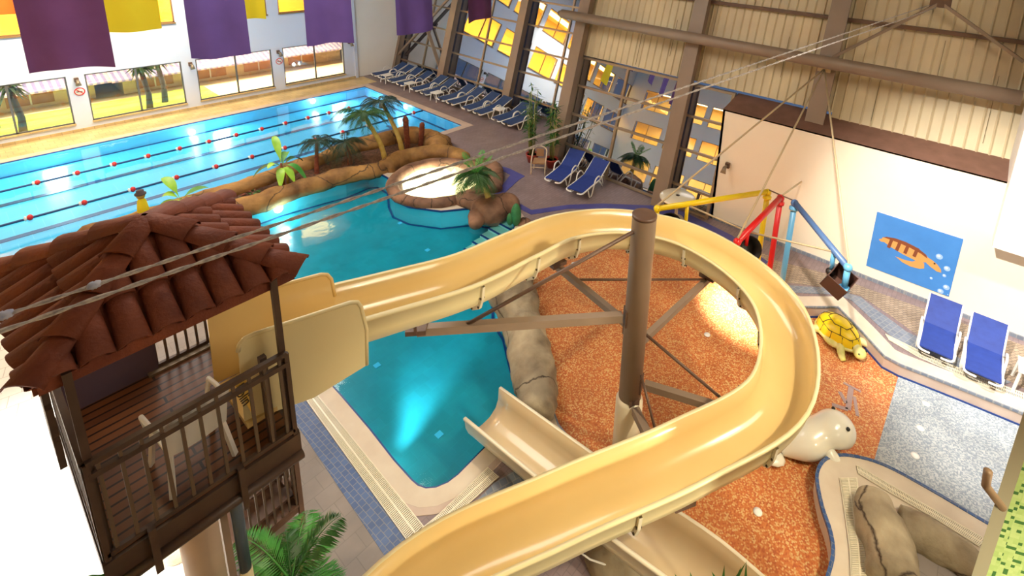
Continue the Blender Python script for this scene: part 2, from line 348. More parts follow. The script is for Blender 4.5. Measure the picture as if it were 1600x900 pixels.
# ================================================================== THE SETTING
LEIS = [(3.46, 5.72), (3.46, 6.2)] + [(3.5, 7.0), (3.52, 8.0), (3.52, 8.85), (3.5, 10), (3.5, 12), (3.3, 15), (3.5, 16.05)] + \
    [G(u, v, -.05)[:2] for u, v in ((385, 330), (437, 312), (500, 295), (540, 285), (575, 271), (590, 270), (608, 280))] + \
    [(8.3, 14.1), (8.07, 13.5), (8.16, 12.84), (8.64, 11.95), (9.4, 11.4), (9.9, 10.4), (9.6, 9.75), (8.6, 9.0), (7.6, 8.4), (7.03, 7.73), (6.85, 7.19), (6.4, 6.5), (6.0, 5.78), (5.66, 5.32), (4.55, 5.25), (3.98, 5.23), (3.80, 5.255), (3.64, 5.33), (3.53, 5.44), (3.475, 5.57)]
LAP = [(-12, 17.04), (13.52, 17.04), (13.52, 24.86), (-12, 24.86)]
KID = [(5.55, 4.25), (5.62, 4.6), (5.86, 5.0), (6.3, 5.6), (7.1, 6.6), (7.8, 7.5), (8.6, 8.2), (9.6, 8.35), (10.6, 8.0), (11.6, 7.0), (12.3, 5.6), (12.3, 4.4), (11.8, 3.2), (11.62, 2.5), (11.69, 2.18), (12.26, 1.53), (11.78, .94), (11.28, .38), (11.25, .08), (11.38, -.94), (11.48, -1.94), (11.5, -3.4), (5.4, -3.4), (5.35, -.5), (5.1, 1.2), (5.3, 3.0)]
JC = Vector((9.68, 13.42, 0))
def holed(name, outer, holes, z, thick, m):
    cu = bpy.data.curves.new(name, 'CURVE'); cu.dimensions = '2D'; cu.fill_mode = 'BOTH'; cu.extrude = thick / 2
    for poly in [outer] + holes:
        sp = cu.splines.new('POLY'); sp.points.add(len(poly) - 1); sp.use_cyclic_u = True
        for i, p in enumerate(poly): sp.points[i].co = (p[0], p[1], 0, 1)
    t = bpy.data.objects.new('tmp', cu); COL.objects.link(t)
    dg = bpy.context.evaluated_depsgraph_get()
    me = bpy.data.meshes.new_from_object(t.evaluated_get(dg)); bpy.data.objects.remove(t)
    me.materials.clear(); me.materials.append(MT[m])
    for v in me.vertices: v.co.z += z - thick / 2
    o = bpy.data.objects.new(name, me); COL.objects.link(o); return st(o)
jhole = [(JC.x + 1.3 * math.cos(a * math.pi / 12), JC.y + 1.3 * math.sin(a * math.pi / 12)) for a in range(24)]
holed('floor', [(-14, -8), (17, -8), (17, 27), (-14, 27)], [LAP, LEIS, KID, jhole], 0, .9, 'deck')
def patch(name, poly, m, z=.006): return st(MB().prism(poly, z - .02, z).build(name, m))

def cc(poly):
    A = sum(poly[i][0] * poly[(i + 1) % len(poly)][1] - poly[(i + 1) % len(poly)][0] * poly[i][1] for i in range(len(poly)))
    return list(poly) if A > 0 else list(poly)[::-1]
def inset(poly, d):                            # offset a polygon to its inside (d>0) or outside
    P = [Vector((p[0], p[1], 0)) for p in cc(poly)]; n = len(P); out = []
    for i in range(n):
        t1 = (P[i] - P[i - 1]).normalized(); t2 = (P[(i + 1) % n] - P[i]).normalized()
        n1 = Vector((-t1.y, t1.x, 0)); n2 = Vector((-t2.y, t2.x, 0)); b = (n1 + n2)
        b = b / max(b.length_squared, .8) * 2; out.append(P[i] + b * d)
    return out
def basin(name, poly, depth, mf, mw, seam=None):
    b = MB(); P = [(p[0], p[1]) for p in inset(poly, .012)]; n = len(P)
    o = thing(name, (P[0][0], P[0][1], -depth), None, None); st(o)
    MB().prism(P, -depth - .06, -depth).build('pool_floor', mf, o)
    w = MB(); cx = sum(p[0] for p in P) / n; cy = sum(p[1] for p in P) / n
    for i in range(n):
        a = Vector((*P[i], 0)); c = Vector((*P[(i + 1) % n], 0)); t = (c - a).normalized(); nn = Vector((t.y, -t.x, 0)) * .03
        w.add([a - nn * .0 + Vector((0, 0, -depth)), c + Vector((0, 0, -depth)), c + Vector((0, 0, -.012)), a + Vector((0, 0, -.012)), a + nn + Vector((0, 0, -depth)), c + nn + Vector((0, 0, -depth)), c + nn + Vector((0, 0, -.012)), a + nn + Vector((0, 0, -.012))],
              [(0, 1, 2, 3), (5, 4, 7, 6), (3, 2, 6, 7), (1, 0, 4, 5)])
    w.build('pool_wall', mw, o)
    return o
def ringband(name, poly, d0, d1, z, m, th=.012, i0=0, i1=None):
    A = inset(poly, d0); B = inset(poly, d1); A.append(A[0]); B.append(B[0])
    A = [V2(p, z) for p in A][i0:i1]; B = [V2(p, z) for p in B][i0:i1]
    return st(MB().strip(A, B, th).build(name, m))
LAP = cc(LAP); LEIS = cc(LEIS); KID = cc(KID)
lb = basin('lap_pool_basin', LAP, .5, 'lapfloor', 'lapfloor')
s_ = MB()
for d0, d1 in ((0.02, .12),):
    A = inset(LAP, d0) ; B = inset(LAP, d1); A.append(A[0]); B.append(B[0]); s_.strip([V2(p, -.485) for p in A], [V2(p, -.485) for p in B], .01)
s_.build('floor_outline', 'navy', lb)
for y in (22.4, 19.87, 17.7):
    q = MB().box((-11.5, y - .10, -.495), (12.0, y + .10, -.482)); q.box((11.9, y - .45, -.495), (12.05, y + .45, -.482)); q.build('lane_line', 'navy', lb)
ringband('trim_1', LAP, -.34, 0.0, .012, 'copingpink')
ringband('trim_2', LAP, 0, .018, .0, 'navy', .03)
qb = basin('leisure_pool_basin', LEIS, .58, 'leisfloor', 'leiswall')
A = inset(LEIS, .04); B = inset(LEIS, .10); A.append(A[0]); B.append(B[0])
MB().strip([V2(p, -.565) for p in A], [V2(p, -.565) for p in B], .01).build('floor_outline', 'navy', qb)
for px, py in ((589, 570), (765, 465), (686, 678), (625, 288 + 60), (668, 390)):
    q = G(px, py, -.56); d = MB(); d.box((q.x - .06, q.y - .06, -.578), (q.x + .06, q.y + .06, -.568)); d.build('floor_inlet', 'lapfloor', qb)
ringband('trim_3', LEIS, -.27, 0, .012, 'coping'); ringband('trim_30', LEIS, -.38, -.27, .010, 'copingpink')
ringband('trim_4', LEIS, 0, .03, .0, 'navy', .05)
kb = basin('splash_pool_basin', KID, .3, 'orange', 'copingpink')
A = inset(KID, .0); B = inset(KID, .03); A.append(A[0]); B.append(B[0])
MB().strip([V2(p, -.26) for p in A], [V2(p, -.26) for p in B], .04).build('floor_outline', 'navy', kb)
ringband('trim_5', KID, -.34, 0, .012, 'coping')
ringband('trim_6', KID, 0, .03, .014, 'greyband', .05)
# grey-blue half of the splash floor and its sprinkler heads
gz = MB().prism([G(1408, 573, -.3), G(1600, 640, -.3), (11.45, -3.2), (8.0, -3.2), (8.6, -1.2), G(1365, 722, -.3)], -.31, -.292).build('mosaic_zone', 'bluegrey', kb)
for px, py in ((1456, 597), (1447, 631), (1438, 669), (1430, 712), (1420, 749), (1105, 523), (1184, 800), (897, 412)):
    q = G(px, py, -.29); MB().lathe([(.0, 0), (.07, 0), (.07, .012), (.02, .016)], (q.x, q.y, -.292), 12).build('spray_nozzle', 'wplastic', kb)
# faint grey mosaic picture on the orange floor
mp = MB()
for a, b, w in (((1318, 598), (1345, 612), .05), ((1330, 605), (1325, 640), .10), ((1325, 640), (1300, 632), .08), ((1312, 612), (1322, 630), .07), ((1335, 620), (1340, 650), .06)):
    mp.beam(G(*a, -.296), G(*b, -.296), w, .008)
mp.build('mosaic_picture', mat('grey_lilac_mosaic', (.36, .26, .26), .4), kb)

# coloured zones of the deck
patch('trim_7', [(-14, 24.9 + .34), (13.7, 25.2), (14.4, 25.2), (14.4, 26.6), (-14, 26.6)], 'deckyellow', .004)
patch('trim_8', [G(u, v) for u, v in ((1090, 345), (1147, 371), (1215, 408), (1300, 430), (1345, 447), (1600, 540), (1600, 610))][:6] + [(12.9, -3), (12.1, -3), (12.35, -.3), (12.75, .5), (13.05, 1.2), (12.8, 1.95), (12.3, 2.8), (13.3, 4.6)], 'deckbeige', .004)
patch('trim_9', [(-14, -8), (3.1, -8), (3.1, 2.5), (3.1, 10), (3.1, 12), (1.3, 12), (1.2, 7), (.5, 5), (-3, 3), (-14, 2)], 'deckgrey', .004)
patch('trim_10', [(-14, 2), (-3, 3), (.5, 5), (1.2, 7), (1.3, 16.3), (-14, 16.3)], 'deckwhite', .005)
st(MB().prism([(2.61, 4.2), (2.90, 4.2), (3.12, 9.4), (2.83, 9.4)], -.01, .009).build('trim_11', 'blueband'))
patch('trim_31', [G(728, 800), G(772, 755), G(800, 738), G(850, 735), G(850, 800)], 'greyband', .007)
# bands following the pools on the deck
bo = [G(*p, .01) for p in ((700, 214), (745, 205), (790, 258))]
ol = [(766, 255.5), (796, 263), (820, 275), (809.5, 281.8), (786, 303.5), (830.5, 328), (887, 320), (940, 318), (1017, 321), (1067, 330), (1144, 368), (1200, 409)]
il = [(770, 262), (786, 267), (797.5, 273), (790, 283), (770.5, 305), (830, 335), (887, 326), (940, 325.5), (1017, 330), (1060, 343), (1130, 379), (1190, 418)]
st(MB().strip([G(*p, .012) for p in ol], [G(*p, .012) for p in il]).build('trim_12', 'violetband'))
ol = [(1190, 440), (1234, 446), (1297, 450), (1345, 464), (1367, 482), (1390, 498), (1415, 517), (1450, 535), (1500, 560), (1580, 597)]
il = [(1190, 452), (1240, 457), (1310, 460), (1332, 470), (1350, 487), (1372, 508), (1395, 527), (1430, 543), (1480, 565), (1560, 603)]
st(MB().strip([G(*p, .012) for p in ol], [G(*p, .012) for p in il]).build('trim_13', 'greyband'))
# overflow grates (slatted channels)
def grating(name, L, Rr, n, z=.016):
    g = MB(); L = [Vector(p) for p in L]; Rr = [Vector(p) for p in Rr]
    def along(P, t):
        d = [0]; 
        for i in range(len(P) - 1): d.append(d[-1] + (P[i + 1] - P[i]).length)
        s = t * d[-1]
        for i in range(len(P) - 1):
            if s <= d[i + 1] + 1e-9: return P[i].lerp(P[i + 1], (s - d[i]) / (d[i + 1] - d[i]))
        return P[-1]
    for k in range(n):
        a = along(L, (k + .5) / n); b = along(Rr, (k + .5) / n); g.beam(V2(a, z), V2(b, z), .014, .014)
    for P in (L, Rr): 
        for i in range(len(P) - 1): g.beam(V2(P[i], z), V2(P[i + 1], z), .02, .014)
    m = [a.lerp(b, .5) for a, b in zip(L, Rr)]
    for i in range(len(m) - 1): g.beam(V2(m[i], z), V2(m[i + 1], z), .02, .016)
    o = st(g.build(name, 'pale'))
    k = MB().strip([V2(p, z - .006) for p in L], [V2(p, z - .006) for p in Rr], .008).build('channel', mat('dark_channel', (.10, .085, .07), .8), o)
    return o
grating('trim_14', [(2.93, 4.6), (3.14, 9.4)], [(3.18, 4.6), (3.28, 9.4)], 170)
grating('trim_15', [G(640, 838), G(772, 737)], [G(672, 826 + 4), G(800 - 22, 745)], 60) if 0 else grating('trim_15', [G(662, 826), G(685, 807), G(763, 732)], [G(672, 836), G(705, 811), G(779, 746)], 52, .022)
grating('trim_16', [G(1383, 523), G(1440, 551), G(1520, 586), G(1600, 616)], [G(1388, 531), G(1436, 559), G(1516, 594), G(1600, 626)], 90)
# deck island of the splash pool: pale kerb, grates, boulders stand on it
isl = [G(u, v, 0) for u, v in ((1290, 905), (1300, 865), (1296, 830), (1283, 790), (1275, 745), (1283, 722), (1300, 712), (1330, 711), (1380, 725), (1450, 762), (1540, 815), (1620, 862))] + [Vector((6.2, -3.3, 0)), Vector((5.6, -3.3, 0))]
isl = smooth_path(isl[:12], 4) + isl[12:]
st(MB().prism(isl, -.3, .0).build('splash_pool_island', 'coping'))
ringband('trim_17', isl, -.012, .04, .012, 'blueband', .06)
grating('trim_18', [G(1312, 748), G(1320, 800), G(1328, 860), G(1330, 905)], [G(1338, 748), G(1345, 800), G(1354, 860), G(1358, 905)], 60, .02)
grating('trim_19', [G(1338, 729), G(1400, 765), G(1470, 805), G(1540, 845)], [G(1340, 740), G(1396, 774), G(1462, 812), G(1530, 855)], 80, .02)
patch('trim_20', [G(1415, 850), G(1500, 900), G(1530, 925), G(1430, 925)], 'deckgrey', .016)

# steps going down into the leisure pool
for i in range(6):
    a = G(730 + 13 * i, 398 - 12.5 * i, -.1); 
    bx = MB(); zt = -.50 + .075 * i; x0 = 7.95 + .3 * i
    bx.box((x0, 9.0 + .12 * i, -.575), (x0 + .33, 10.42, zt)); bx.build('pool_step', mat('step_tile', (.42, .60, .50), .4) if i == 0 else bpy.data.materials['step_tile'], qb)
    MB().box((x0 - .01, 9.0 + .12 * i, zt - .01), (x0 + .05, 10.42, zt + .008)).build('step_edge', 'navy', qb)

# water surfaces
tag(MB().prism(inset(LAP, .01), -.10, -.06).build('lap_pool_water', 'wlap'), 'still bright blue water filling the large lap pool', 'water', None, 'stuff')
tag(MB().prism(inset(LEIS, .01), -.10, -.06).build('leisure_pool_water', 'wleis'), 'teal water filling the free-form pool below the slide', 'water', None, 'stuff')
for o in (bpy.data.objects['lap_pool_water'], bpy.data.objects['leisure_pool_water']):
    me = o.data; bm = bmesh.new(); bm.from_mesh(me); bmesh.ops.delete(bm, geom=[f for f in bm.faces if f.normal.z < .9], context='FACES'); bm.to_mesh(me); bm.free()
for x in (-8, -3, 2, 7, 12): area('lap_pool_fill', (x, 24.7, -.30), (x, 20, -.5), .5, 60, (.8, .95, 1), .2)  # fill lights added to brighten the lap pool, no fittings
# lights on the pool walls: fitting + its light
for i, (u, v, ax) in enumerate(((489, 158, 'y'), (633, 167, 'x'), (300, 207, 'y'))):
    p = WY(u, v, 24.84) if ax == 'y' else WX(u, v, 13.48); p.z = max(min(p.z, -.14), -.4)
    o = MB().sphere(p, .12, 12, 8, (1, .35, 1) if ax == 'y' else (.35, 1, 1)).build('pool_light', 'lampw', lb)
    point('pool_lamp_glow', (p.x - (.3 if ax == 'x' else 0), p.y - (.3 if ax == 'y' else 0), p.z), 14, (.8, .95, 1))
p = G(435, 327, -.3); p.y = 16.02
MB().sphere((p.x, 16.0, -.28), .13, 12, 8, (1, .4, 1)).build('pool_light', 'lampw', qb)
point('leisure_lamp_glow', (p.x, 15.6, -.3), 25, (.85, .97, 1))
MB().sphere((3.56, 6.55, -.3), .1, 12, 8, (.4, 1, 1)).build('pool_light', 'lampw', qb)
spot('leisure_wall_jet', (3.62, 6.5, -.3), (6.6, 8.9, -.52), 900, (.85, .97, 1), 48, 1)

# ---- left wall: two rows of windows, unseen third row added for glass reflections
YW = 26.66
def wall_with_windows():
    w = MB(); xs = []; k = -5
    for k in range(-5, 4):
        xs.append((3.46 + 3.5 * (k) , 6.46 + 3.5 * k))
    xs = [(a, b) for a, b in xs if b < 13.6]
    def hband(z0, z1): w.box((-14, YW, z0), (14.1, YW + .22, z1))
    hband(0, .33); hband(2.18, 3.86); hband(5.6, 6.9); hband(8.8, 11)
    for z0, z1 in ((.33, 2.18), (3.86, 5.6), (6.9, 8.8)):
        prev = -14
        for a, b in xs: w.box((prev, YW, z0), (a, YW + .22, z1)); prev = b
        w.box((prev, YW, z0), (14.1, YW + .22, z1))
    st(w.build('wall_left', 'leftwall')); n = 0
    for row, (z0, z1) in enumerate(((.33, 2.18), (3.86, 5.6), (6.9, 8.8))):
        for a, b in xs:
            n += 1; o = st(thing('window_%d' % n, (a, YW, z0), None, None))
            f = MB(); y0, y1 = YW + .02, YW + .09; t = .045
            f.box((a, y0, z0), (a + t, y1, z1)); f.box((b - t, y0, z0), (b, y1, z1)); f.box((a, y0, z0), (b, y1, z0 + t)); f.box((a, y0, z1 - t), (b, y1, z1))
            f.box(((a + b) / 2 - .03, y0, z0), ((a + b) / 2 + .03, y1, z1))
            f.build('window_frame', 'frame' if row else 'framew', o)
            MB().box((a + .01, YW + .05, z0 + .01), (b - .01, YW + .056, z1 - .01)).build('pane', 'gwin', o)
            MB().box((a - .02, YW - .06, z0 - .05), (b + .02, YW + .02, z0 + .0)).build('sill', 'deckyellow' if row == 0 else 'frame', o)
wall_with_windows()
st(MB().box((-14, YW - .04, 0), (14.1, YW, .10)).build('baseboard_left', 'deckyellow'))
st(MB().box((14.1, YW + .05, 0), (19.6, YW + .25, 11)).build('wall_end', 'white'))
st(MB().box((14.0, YW - .08, 0), (14.14, YW + .25, 11)).build('trim_21', 'leftwall'))
# courtyard beyond the windows, lit by added warm area lights
st(MB().box((-20, 26.9, -.7), (22, 60, -.62)).build('courtyard_ground', 'plaster'))
tag(MB().box((-20, 27.0, -.62), (8.6, 32.3, -.58)).build('lawn', 'lawn'), 'bright green lawn outside the lower windows', 'lawn', None, 'stuff')
def pavilion(x0, x1, y, label):
    o = thing('garden_building', (x0, y, 0), label, 'building')
    MB().box((x0, y, -.62), (x1, y + 3, .75)).build('wall', 'plaster', o)
    for k in range(int((x1 - x0) / 2.4)):
        a = x0 + .5 + 2.4 * k; f = MB().box((a, y - .05, -.45), (a + 1.5, y + .02, .30)).build('shutter', 'brickred', o)
        MB().box((a + .72, y - .07, -.45), (a + .78, y - .04, .30)).build('post', 'wplastic', f)
    MB().add([(x0 - .6, y - 1.5, 0.40), (x1 + .6, y - 1.5, 0.40), (x1 + .6, y + 3.4, 1.9), (x0 - .6, y + 3.4, 1.9), (x0 - .6, y - 1.5, 0.48), (x1 + .6, y - 1.5, 0.48), (x1 + .6, y + 3.4, 1.98), (x0 - .6, y + 3.4, 1.98)],
             [(3, 2, 1, 0), (4, 5, 6, 7), (0, 1, 5, 4), (1, 2, 6, 5), (2, 3, 7, 6), (3, 0, 4, 7)]).build('roof', 'pergola', o)
pavilion(-6, 4.6, 33.4, 'low plastered garden building with a striped roof behind the left window')
pavilion(5.6, 16.5, 33.2, 'low plastered garden building with a striped roof behind the right windows')
for i, (x, y, lab) in enumerate(((1.75, 29.2, 'leaning dark tree trunk outside the leftmost window'), (1.15, 31, 'thin dark tree trunk further back outside the leftmost window'), (6.55, 30.5, 'thin dark palm outside the second window'), (5.75, 29.5, 'bushy dark palm outside the second window beside its mullion'))):
    o = thing('courtyard_tree', (x, y, -.62), lab, 'tree')
    MB().tube([(x, y, -.62), (x + .05, y, .2), (x - .1, y, 1.5)], [.14, .11, .09], 8).build('trunk', 'bark', o)
    c = MB()
    for k in range(60):
        a = random.uniform(0, 6.28); e = random.uniform(-.6, .9); l = random.uniform(.4, .95); b = Vector((x - .1, y, 1.45)); t = b + Vector((math.cos(a) * l, math.sin(a) * l, e * .6 - l * .3)); s = Vector((-math.sin(a), math.cos(a), 0)) * .05
        c.add([b, b.lerp(t, .5) + s + Vector((0, 0, .15)), t, b.lerp(t, .5) - s + Vector((0, 0, .12))], [(0, 1, 2, 3)])
    c.build('crown', 'palmdark', o)
area('courtyard_fill_west', (-1, 31.5, 7.5), (-1, 32.5, 0), 6, 1500, (1, .88, .66), 3)
area('courtyard_fill_east', (10, 31.5, 7.5), (10, 32, .2), 6, 1600, (1, .82, .48), 3)
for x in (-3, 3, 9, 14): area('garden_wall_fill', (x, 30.5, 2.6), (x, 33.6, -.5), 4, 700, (1, .80, .45), .4)  # out-of-sight fill added to light the garden walls below the eaves
area('lawn_fill', (0, 28.6, 3.2), (0, 28.6, 0), 24, 900, (1, .84, .50), 1.5)  # unseen fill strip added over the lawn
# gallery behind the upper windows
gl = MB(); gl.box((-14, 30.4, 3.4), (14, 30.6, 9.3)); gl.box((-14, 26.9, 9.2), (14, 30.5, 9.3)); gl.box((-14, 26.9, 3.3), (14, 30.5, 3.45)); gl.box((-14, 26.9, 6.5), (14, 30.5, 6.6))
st(gl.build('gallery_shell', 'skyroom'))
area('gallery_lamp', (0, 28.6, 6.4), (0, 28.6, 3.5), 26, 1100, (1, .66, .16), 1.2)
area('gallery_fill_upper', (0, 28.6, 9.1), (0, 28.6, 6.6), 26, 1100, (1, .66, .16), 1.2)  # lights the unseen third window row for brighter glass reflections
area('gallery_wall_washer', (0, 27.2, 4.2), (0, 30.4, 5.2), 26, 700, (1, .66, .16), .3)

# ---- remaining shell
wb = MB(); ys = [-6 + 3.5 * i for i in range(9)]
for z0, z1 in ((0, .33), (2.18, 3.86), (5.6, 6.9), (8.8, 11)): wb.box((-14.2, -8, z0), (-14, 27, z1))
for z0, z1 in ((.33, 2.18), (3.86, 5.6), (6.9, 8.8)):
    prev = -8
    for a in ys: wb.box((-14.2, prev, z0), (-14, a, z1)); prev = a + 3
    wb.box((-14.2, prev, z0), (-14, 27, z1))
st(wb.build('wall_back', 'leftwall')); n_ = 40
for z0, z1 in ((.33, 2.18), (3.86, 5.6), (6.9, 8.8)):
    for a in ys:
        o = st(thing('window_%d' % n_, (-14, a, z0), None, None)); n_ += 1; f = MB()
        for y in (a, a + 1.48, a + 2.96): f.box((-14.12, y, z0), (-14.04, y + .04, z1))
        f.box((-14.12, a, z0), (-14.04, a + 3, z0 + .04)); f.box((-14.12, a, z1 - .04), (-14.04, a + 3, z1)); f.build('window_frame', 'frame', o)
        MB().box((-14.09, a + .01, z0 + .01), (-14.085, a + 2.99, z1 - .01)).build('pane', 'gwin', o)
bs = MB(); bs.box((-18.2, -8, -.1), (-18, 27, 11)); bs.box((-18, -8, -.15), (-14.2, 27, -.05)); bs.box((-18, -8, 3.1), (-14.2, 27, 3.2)); bs.box((-18, -8, 6.1), (-14.2, 27, 6.2)); bs.box((-18, -8, 9.3), (-14.2, 27, 9.4)); st(bs.build('glow_room_shell', 'skyroom'))  # unseen room added so the back windows glow in the glass wall
for z in (3.0, 6.0, 9.2): area('glow_room_fill', (-16, 10, z), (-16, 10, z - 3), 2, 1300, (1, .80, .42), 30)  # fill added inside the unseen room
st(MB().box((-14, -8.2, -.1), (20, -8, 11)).build('wall_front', 'creamwall'))
cl = MB().box((-14.2, -8.2, 11), (20, 27, 11.2)); st(cl.build('ceiling', 'ceil'))
cb = MB()
for y in (-5.8, -1.3, 3.23, 7.2, 11.8, 17.4, 22.4): cb.box((-14, y - .15, 10.5), (17, y + .15, 11))
st(cb.build('trim_22', 'steel'))

# ---- leaning glass and cladding wall on the right
k = .27
def lx(c, z): return c + k * z
def panel(b, c, th, y0, y1, z0, z1):
    vs = [(lx(c, z0), y0, z0), (lx(c, z0), y1, z0), (lx(c, z1), y1, z1), (lx(c, z1), y0, z1)]; vs += [(x + th, y, z) for x, y, z in vs]
    b.add(vs, [(0, 1, 2, 3), (7, 6, 5, 4), (1, 0, 4, 5), (2, 1, 5, 6), (3, 2, 6, 7), (0, 3, 7, 4)])
CN, CF = 13.74, 16.6
def glazed(name, c, ys, zs, mulls, extra_low=None):
    o = st(thing(name, (c, ys[0], 0), None, None))
    f = MB()
    for z in zs: panel(f, c - .06, .12, ys[0], ys[-1], z - .036, z + .036)
    for y in mulls: panel(f, c - .05, .1, y - .045, y + .045, 0, zs[-1])
    f.build('window_frame', 'alu', o)
    for i in range(len(zs) - 1):
        g = MB(); panel(g, c, .012, ys[0], ys[-1], zs[i] + .04, zs[i + 1] - .04); g.build('pane', 'gdark', o)
    return o
glazed('window_31', CN, (7.3, 11.7), (.06, .70, 1.80, 2.84, 3.84), (9.55, 11.6, 7.4))
glazed('window_32', CN, (5.62, 7.1), (.06, .70, 1.80, 2.84, 3.80), (5.68,))
glazed('window_33', CF, (22.5, 27.0), (.06, .62, 1.75, 2.8, 3.93, 5.05, 6.2, 7.4, 10.9), (24.5,))
glazed('window_34', CF, (17.5, 22.3), (.06, .62, 1.75, 2.8, 3.93, 5.05, 6.2, 7.4, 10.9), (19.85,))
glazed('window_35', CF, (12.0, 17.3), (.06, .62, 1.75, 2.8, 3.93, 5.05, 6.2, 7.4, 10.9), (14.75,))
g = MB(); 
g.add([(CN, 11.9, 0), (CF, 11.9, 0), (lx(CF, 10.9), 11.9, 10.9), (lx(CN, 10.9), 11.9, 10.9), (CN, 12.0, 0), (CF, 12.0, 0), (lx(CF, 10.9), 12.0, 10.9), (lx(CN, 10.9), 12.0, 10.9)], [(0, 1, 2, 3), (7, 6, 5, 4), (1, 5, 6, 2), (0, 3, 7, 4), (3, 2, 6, 7), (0, 4, 5, 1)])
st(g.build('wall_return', 'steeldark'))
# corrugated translucent cladding
MT['clad'] = mat('yellowed_cladding_sheet', (.50, .42, .28), .5, c2=(.66, .56, .36), nscale=.7, ndet=4)
cl = MB()
def clad(y0, y1, z0, z1, c):
    n = int((y1 - y0) / .25)
    for i in range(n):
        a = y0 + (y1 - y0) * i / n; b = y0 + (y1 - y0) * (i + 1) / n; w = b - a
        prof = [(a, 0), (a + w * .12, -.035), (a + w * .24, 0), (a + w, 0)]
        for (ya, da), (yb, db) in zip(prof[:-1], prof[1:]):
            cl.add([(lx(c, z0) + da, ya, z0), (lx(c, z0) + db, yb, z0), (lx(c, z1) + db, yb, z1), (lx(c, z1) + da, ya, z1)], [(0, 1, 2, 3)])
clad(2.9, 11.7, 3.9, 10.9, 13.80); clad(-8, 2.9, 3.7, 10.9, 13.80)
for z in (4.75, 5.75, 6.9, 8.0):
    pass
st(cl.build('wall_right', 'clad'))
MT['rust'] = mat('sheet_grime', (.20, .10, .04), .7)
pr = MB()
for z in (6.40, 7.9): pr.beam((lx(13.66, z), -8, z), (lx(13.66, z), 11.6, z), .10, .10)
pr.build('trim_23', 'steeldark')['kind'] = 'structure'
dk = MB()
for i in range(16):
    y = -7.8 + i * 1.22 + random.uniform(-.05, .05); z0 = random.uniform(3.9, 7); z1 = z0 + random.uniform(.7, 2.0); panel(dk, 13.755, .01, y, y + .010, z0, z1)
dk.build('trim_24', 'seambar')['kind'] = 'structure'
# white wall box in front of the cladding and its dusty ledge
st(MB().box((13.9, -8, 0), (14.05, 5.62, 3.54)).build('wall_lower_right', 'creamwall'))
st(MB().add([(13.9, -8, 3.5), (13.9, 5.62, 3.5), (13.9, 5.62, 3.545), (13.9, -8, 3.545), (14.95, -8, 3.6), (14.95, 5.62, 3.6), (14.95, 5.62, 3.80), (14.95, -8, 3.80)], [(0, 1, 2, 3), (3, 2, 6, 7), (7, 6, 5, 4), (4, 5, 1, 0), (1, 5, 6, 2), (0, 3, 7, 4)]).build('trim_25', 'ledge'))
st(MB().box((13.9, 5.55, 0), (14.9, 5.62, 3.5)).build('wall_lower_return', 'creamwall'))
st(MB().box((13.35, -8, 2.2), (14.8, -1.0, 8.5)).build('wall_upper_box', 'white'))
st(MB().box((13.86, -8, 0), (13.9, 5.5, .09)).build('baseboard_right', 'greyband'))
# columns
def column(y, c, z1=10.9, w=.36, d=.34, n=0):
    b = MB(); panel(b, c, d, y - w / 2, y + w / 2, 0 if c < 13.5 or True else 0, z1)
    b2 = MB(); panel(b2, c - .02, .03, y - w / 2 - .05, y + w / 2 + .05, 0, z1); 
    o = thing('roof_column', (c, y, 0), {7.2: 'leaning brown steel column between the glazed bays beside the two nearer loungers', 11.72: 'leaning brown steel column behind the bamboo pots', 17.4: 'leaning steel column right behind the middle of the lounger row', 22.4: 'leaning steel column behind the far part of the lounger row', 3.05: 'brown steel column rising above the dusty ledge where the stays meet', 26.75: 'leaning steel column in the far corner beside the white wall', -1.5: 'steel column above the ledge near the white box'}[y], 'column', 'leaning columns of the window wall')
    b.build('shaft', 'steel', o); b2.build('flange', 'steel', o)
column(7.2, 13.33); column(11.72, 13.33); column(3.05, 13.33) if 0 else None
for y in (17.4, 22.4, 26.75): column(y, 16.2)
def column_up(y):
    o = thing('roof_column', (14.3, y, 3.6), 'brown steel column rising from the dusty ledge under the bracket where the stays meet', 'column', 'leaning columns of the window wall')
    b = MB(); panel(b, 13.33, .34, y - .19, y + .19, 3.66, 10.9); b.build('shaft', 'steel', o)
    b = MB(); panel(b, 13.31, .03, y - .24, y + .24, 3.66, 10.9); b.build('flange', 'steel', o)
column_up(3.2)
# long round beam
o = thing('round_beam', (14.45, 12.2, 5.35), 'long brown round steel beam running across the cladding', 'beam')
MB().tube([(14.38, 12.35, 5.40), (14.38, -.9, 5.32)], .17, 16).build('tube', 'steel', o)
MB().tube([(14.40, 12.35, 5.40), (14.40, 12.50, 5.40)], .10, 12).build('end_cap', 'steeldark', o)
o = thing('roof_brace', (15.25, 1.2, 7.0), 'steel brace forking down from the top edge to the round beam', 'brace')
ap = LEAN(1470, 4, 13.3)
MB().beam(ap, LEAN(1290, 95, 13.3), .09, .07).build('bar', 'steel', o); MB().beam(ap, LEAN(1600, 97, 13.3), .09, .07).build('bar', 'steel', o)
MB().box(ap - Vector((.06, .22, .12)), ap + Vector((.02, .22, .12))).build('gusset_plate', 'steeldark', o)
o = thing('cross_brace', (16.9, 24.6, 2.6), 'pair of crossed steel braces in the far glazed bay', 'brace')
for (ya, za), (yb, zb) in (((26.6, .9), (22.7, 4.9)), ((26.6, 4.9), (22.7, .9))):
    MB().beam((lx(16.35, za), ya, za), (lx(16.35, zb), yb, zb), .16, .10).build('bar', 'steel', o)
MB().box((lx(16.3, 2.9) - .05, 24.4, 2.7), (lx(16.3, 2.9) + .05, 24.9, 3.1)).build('gusset_plate', 'steeldark', o)

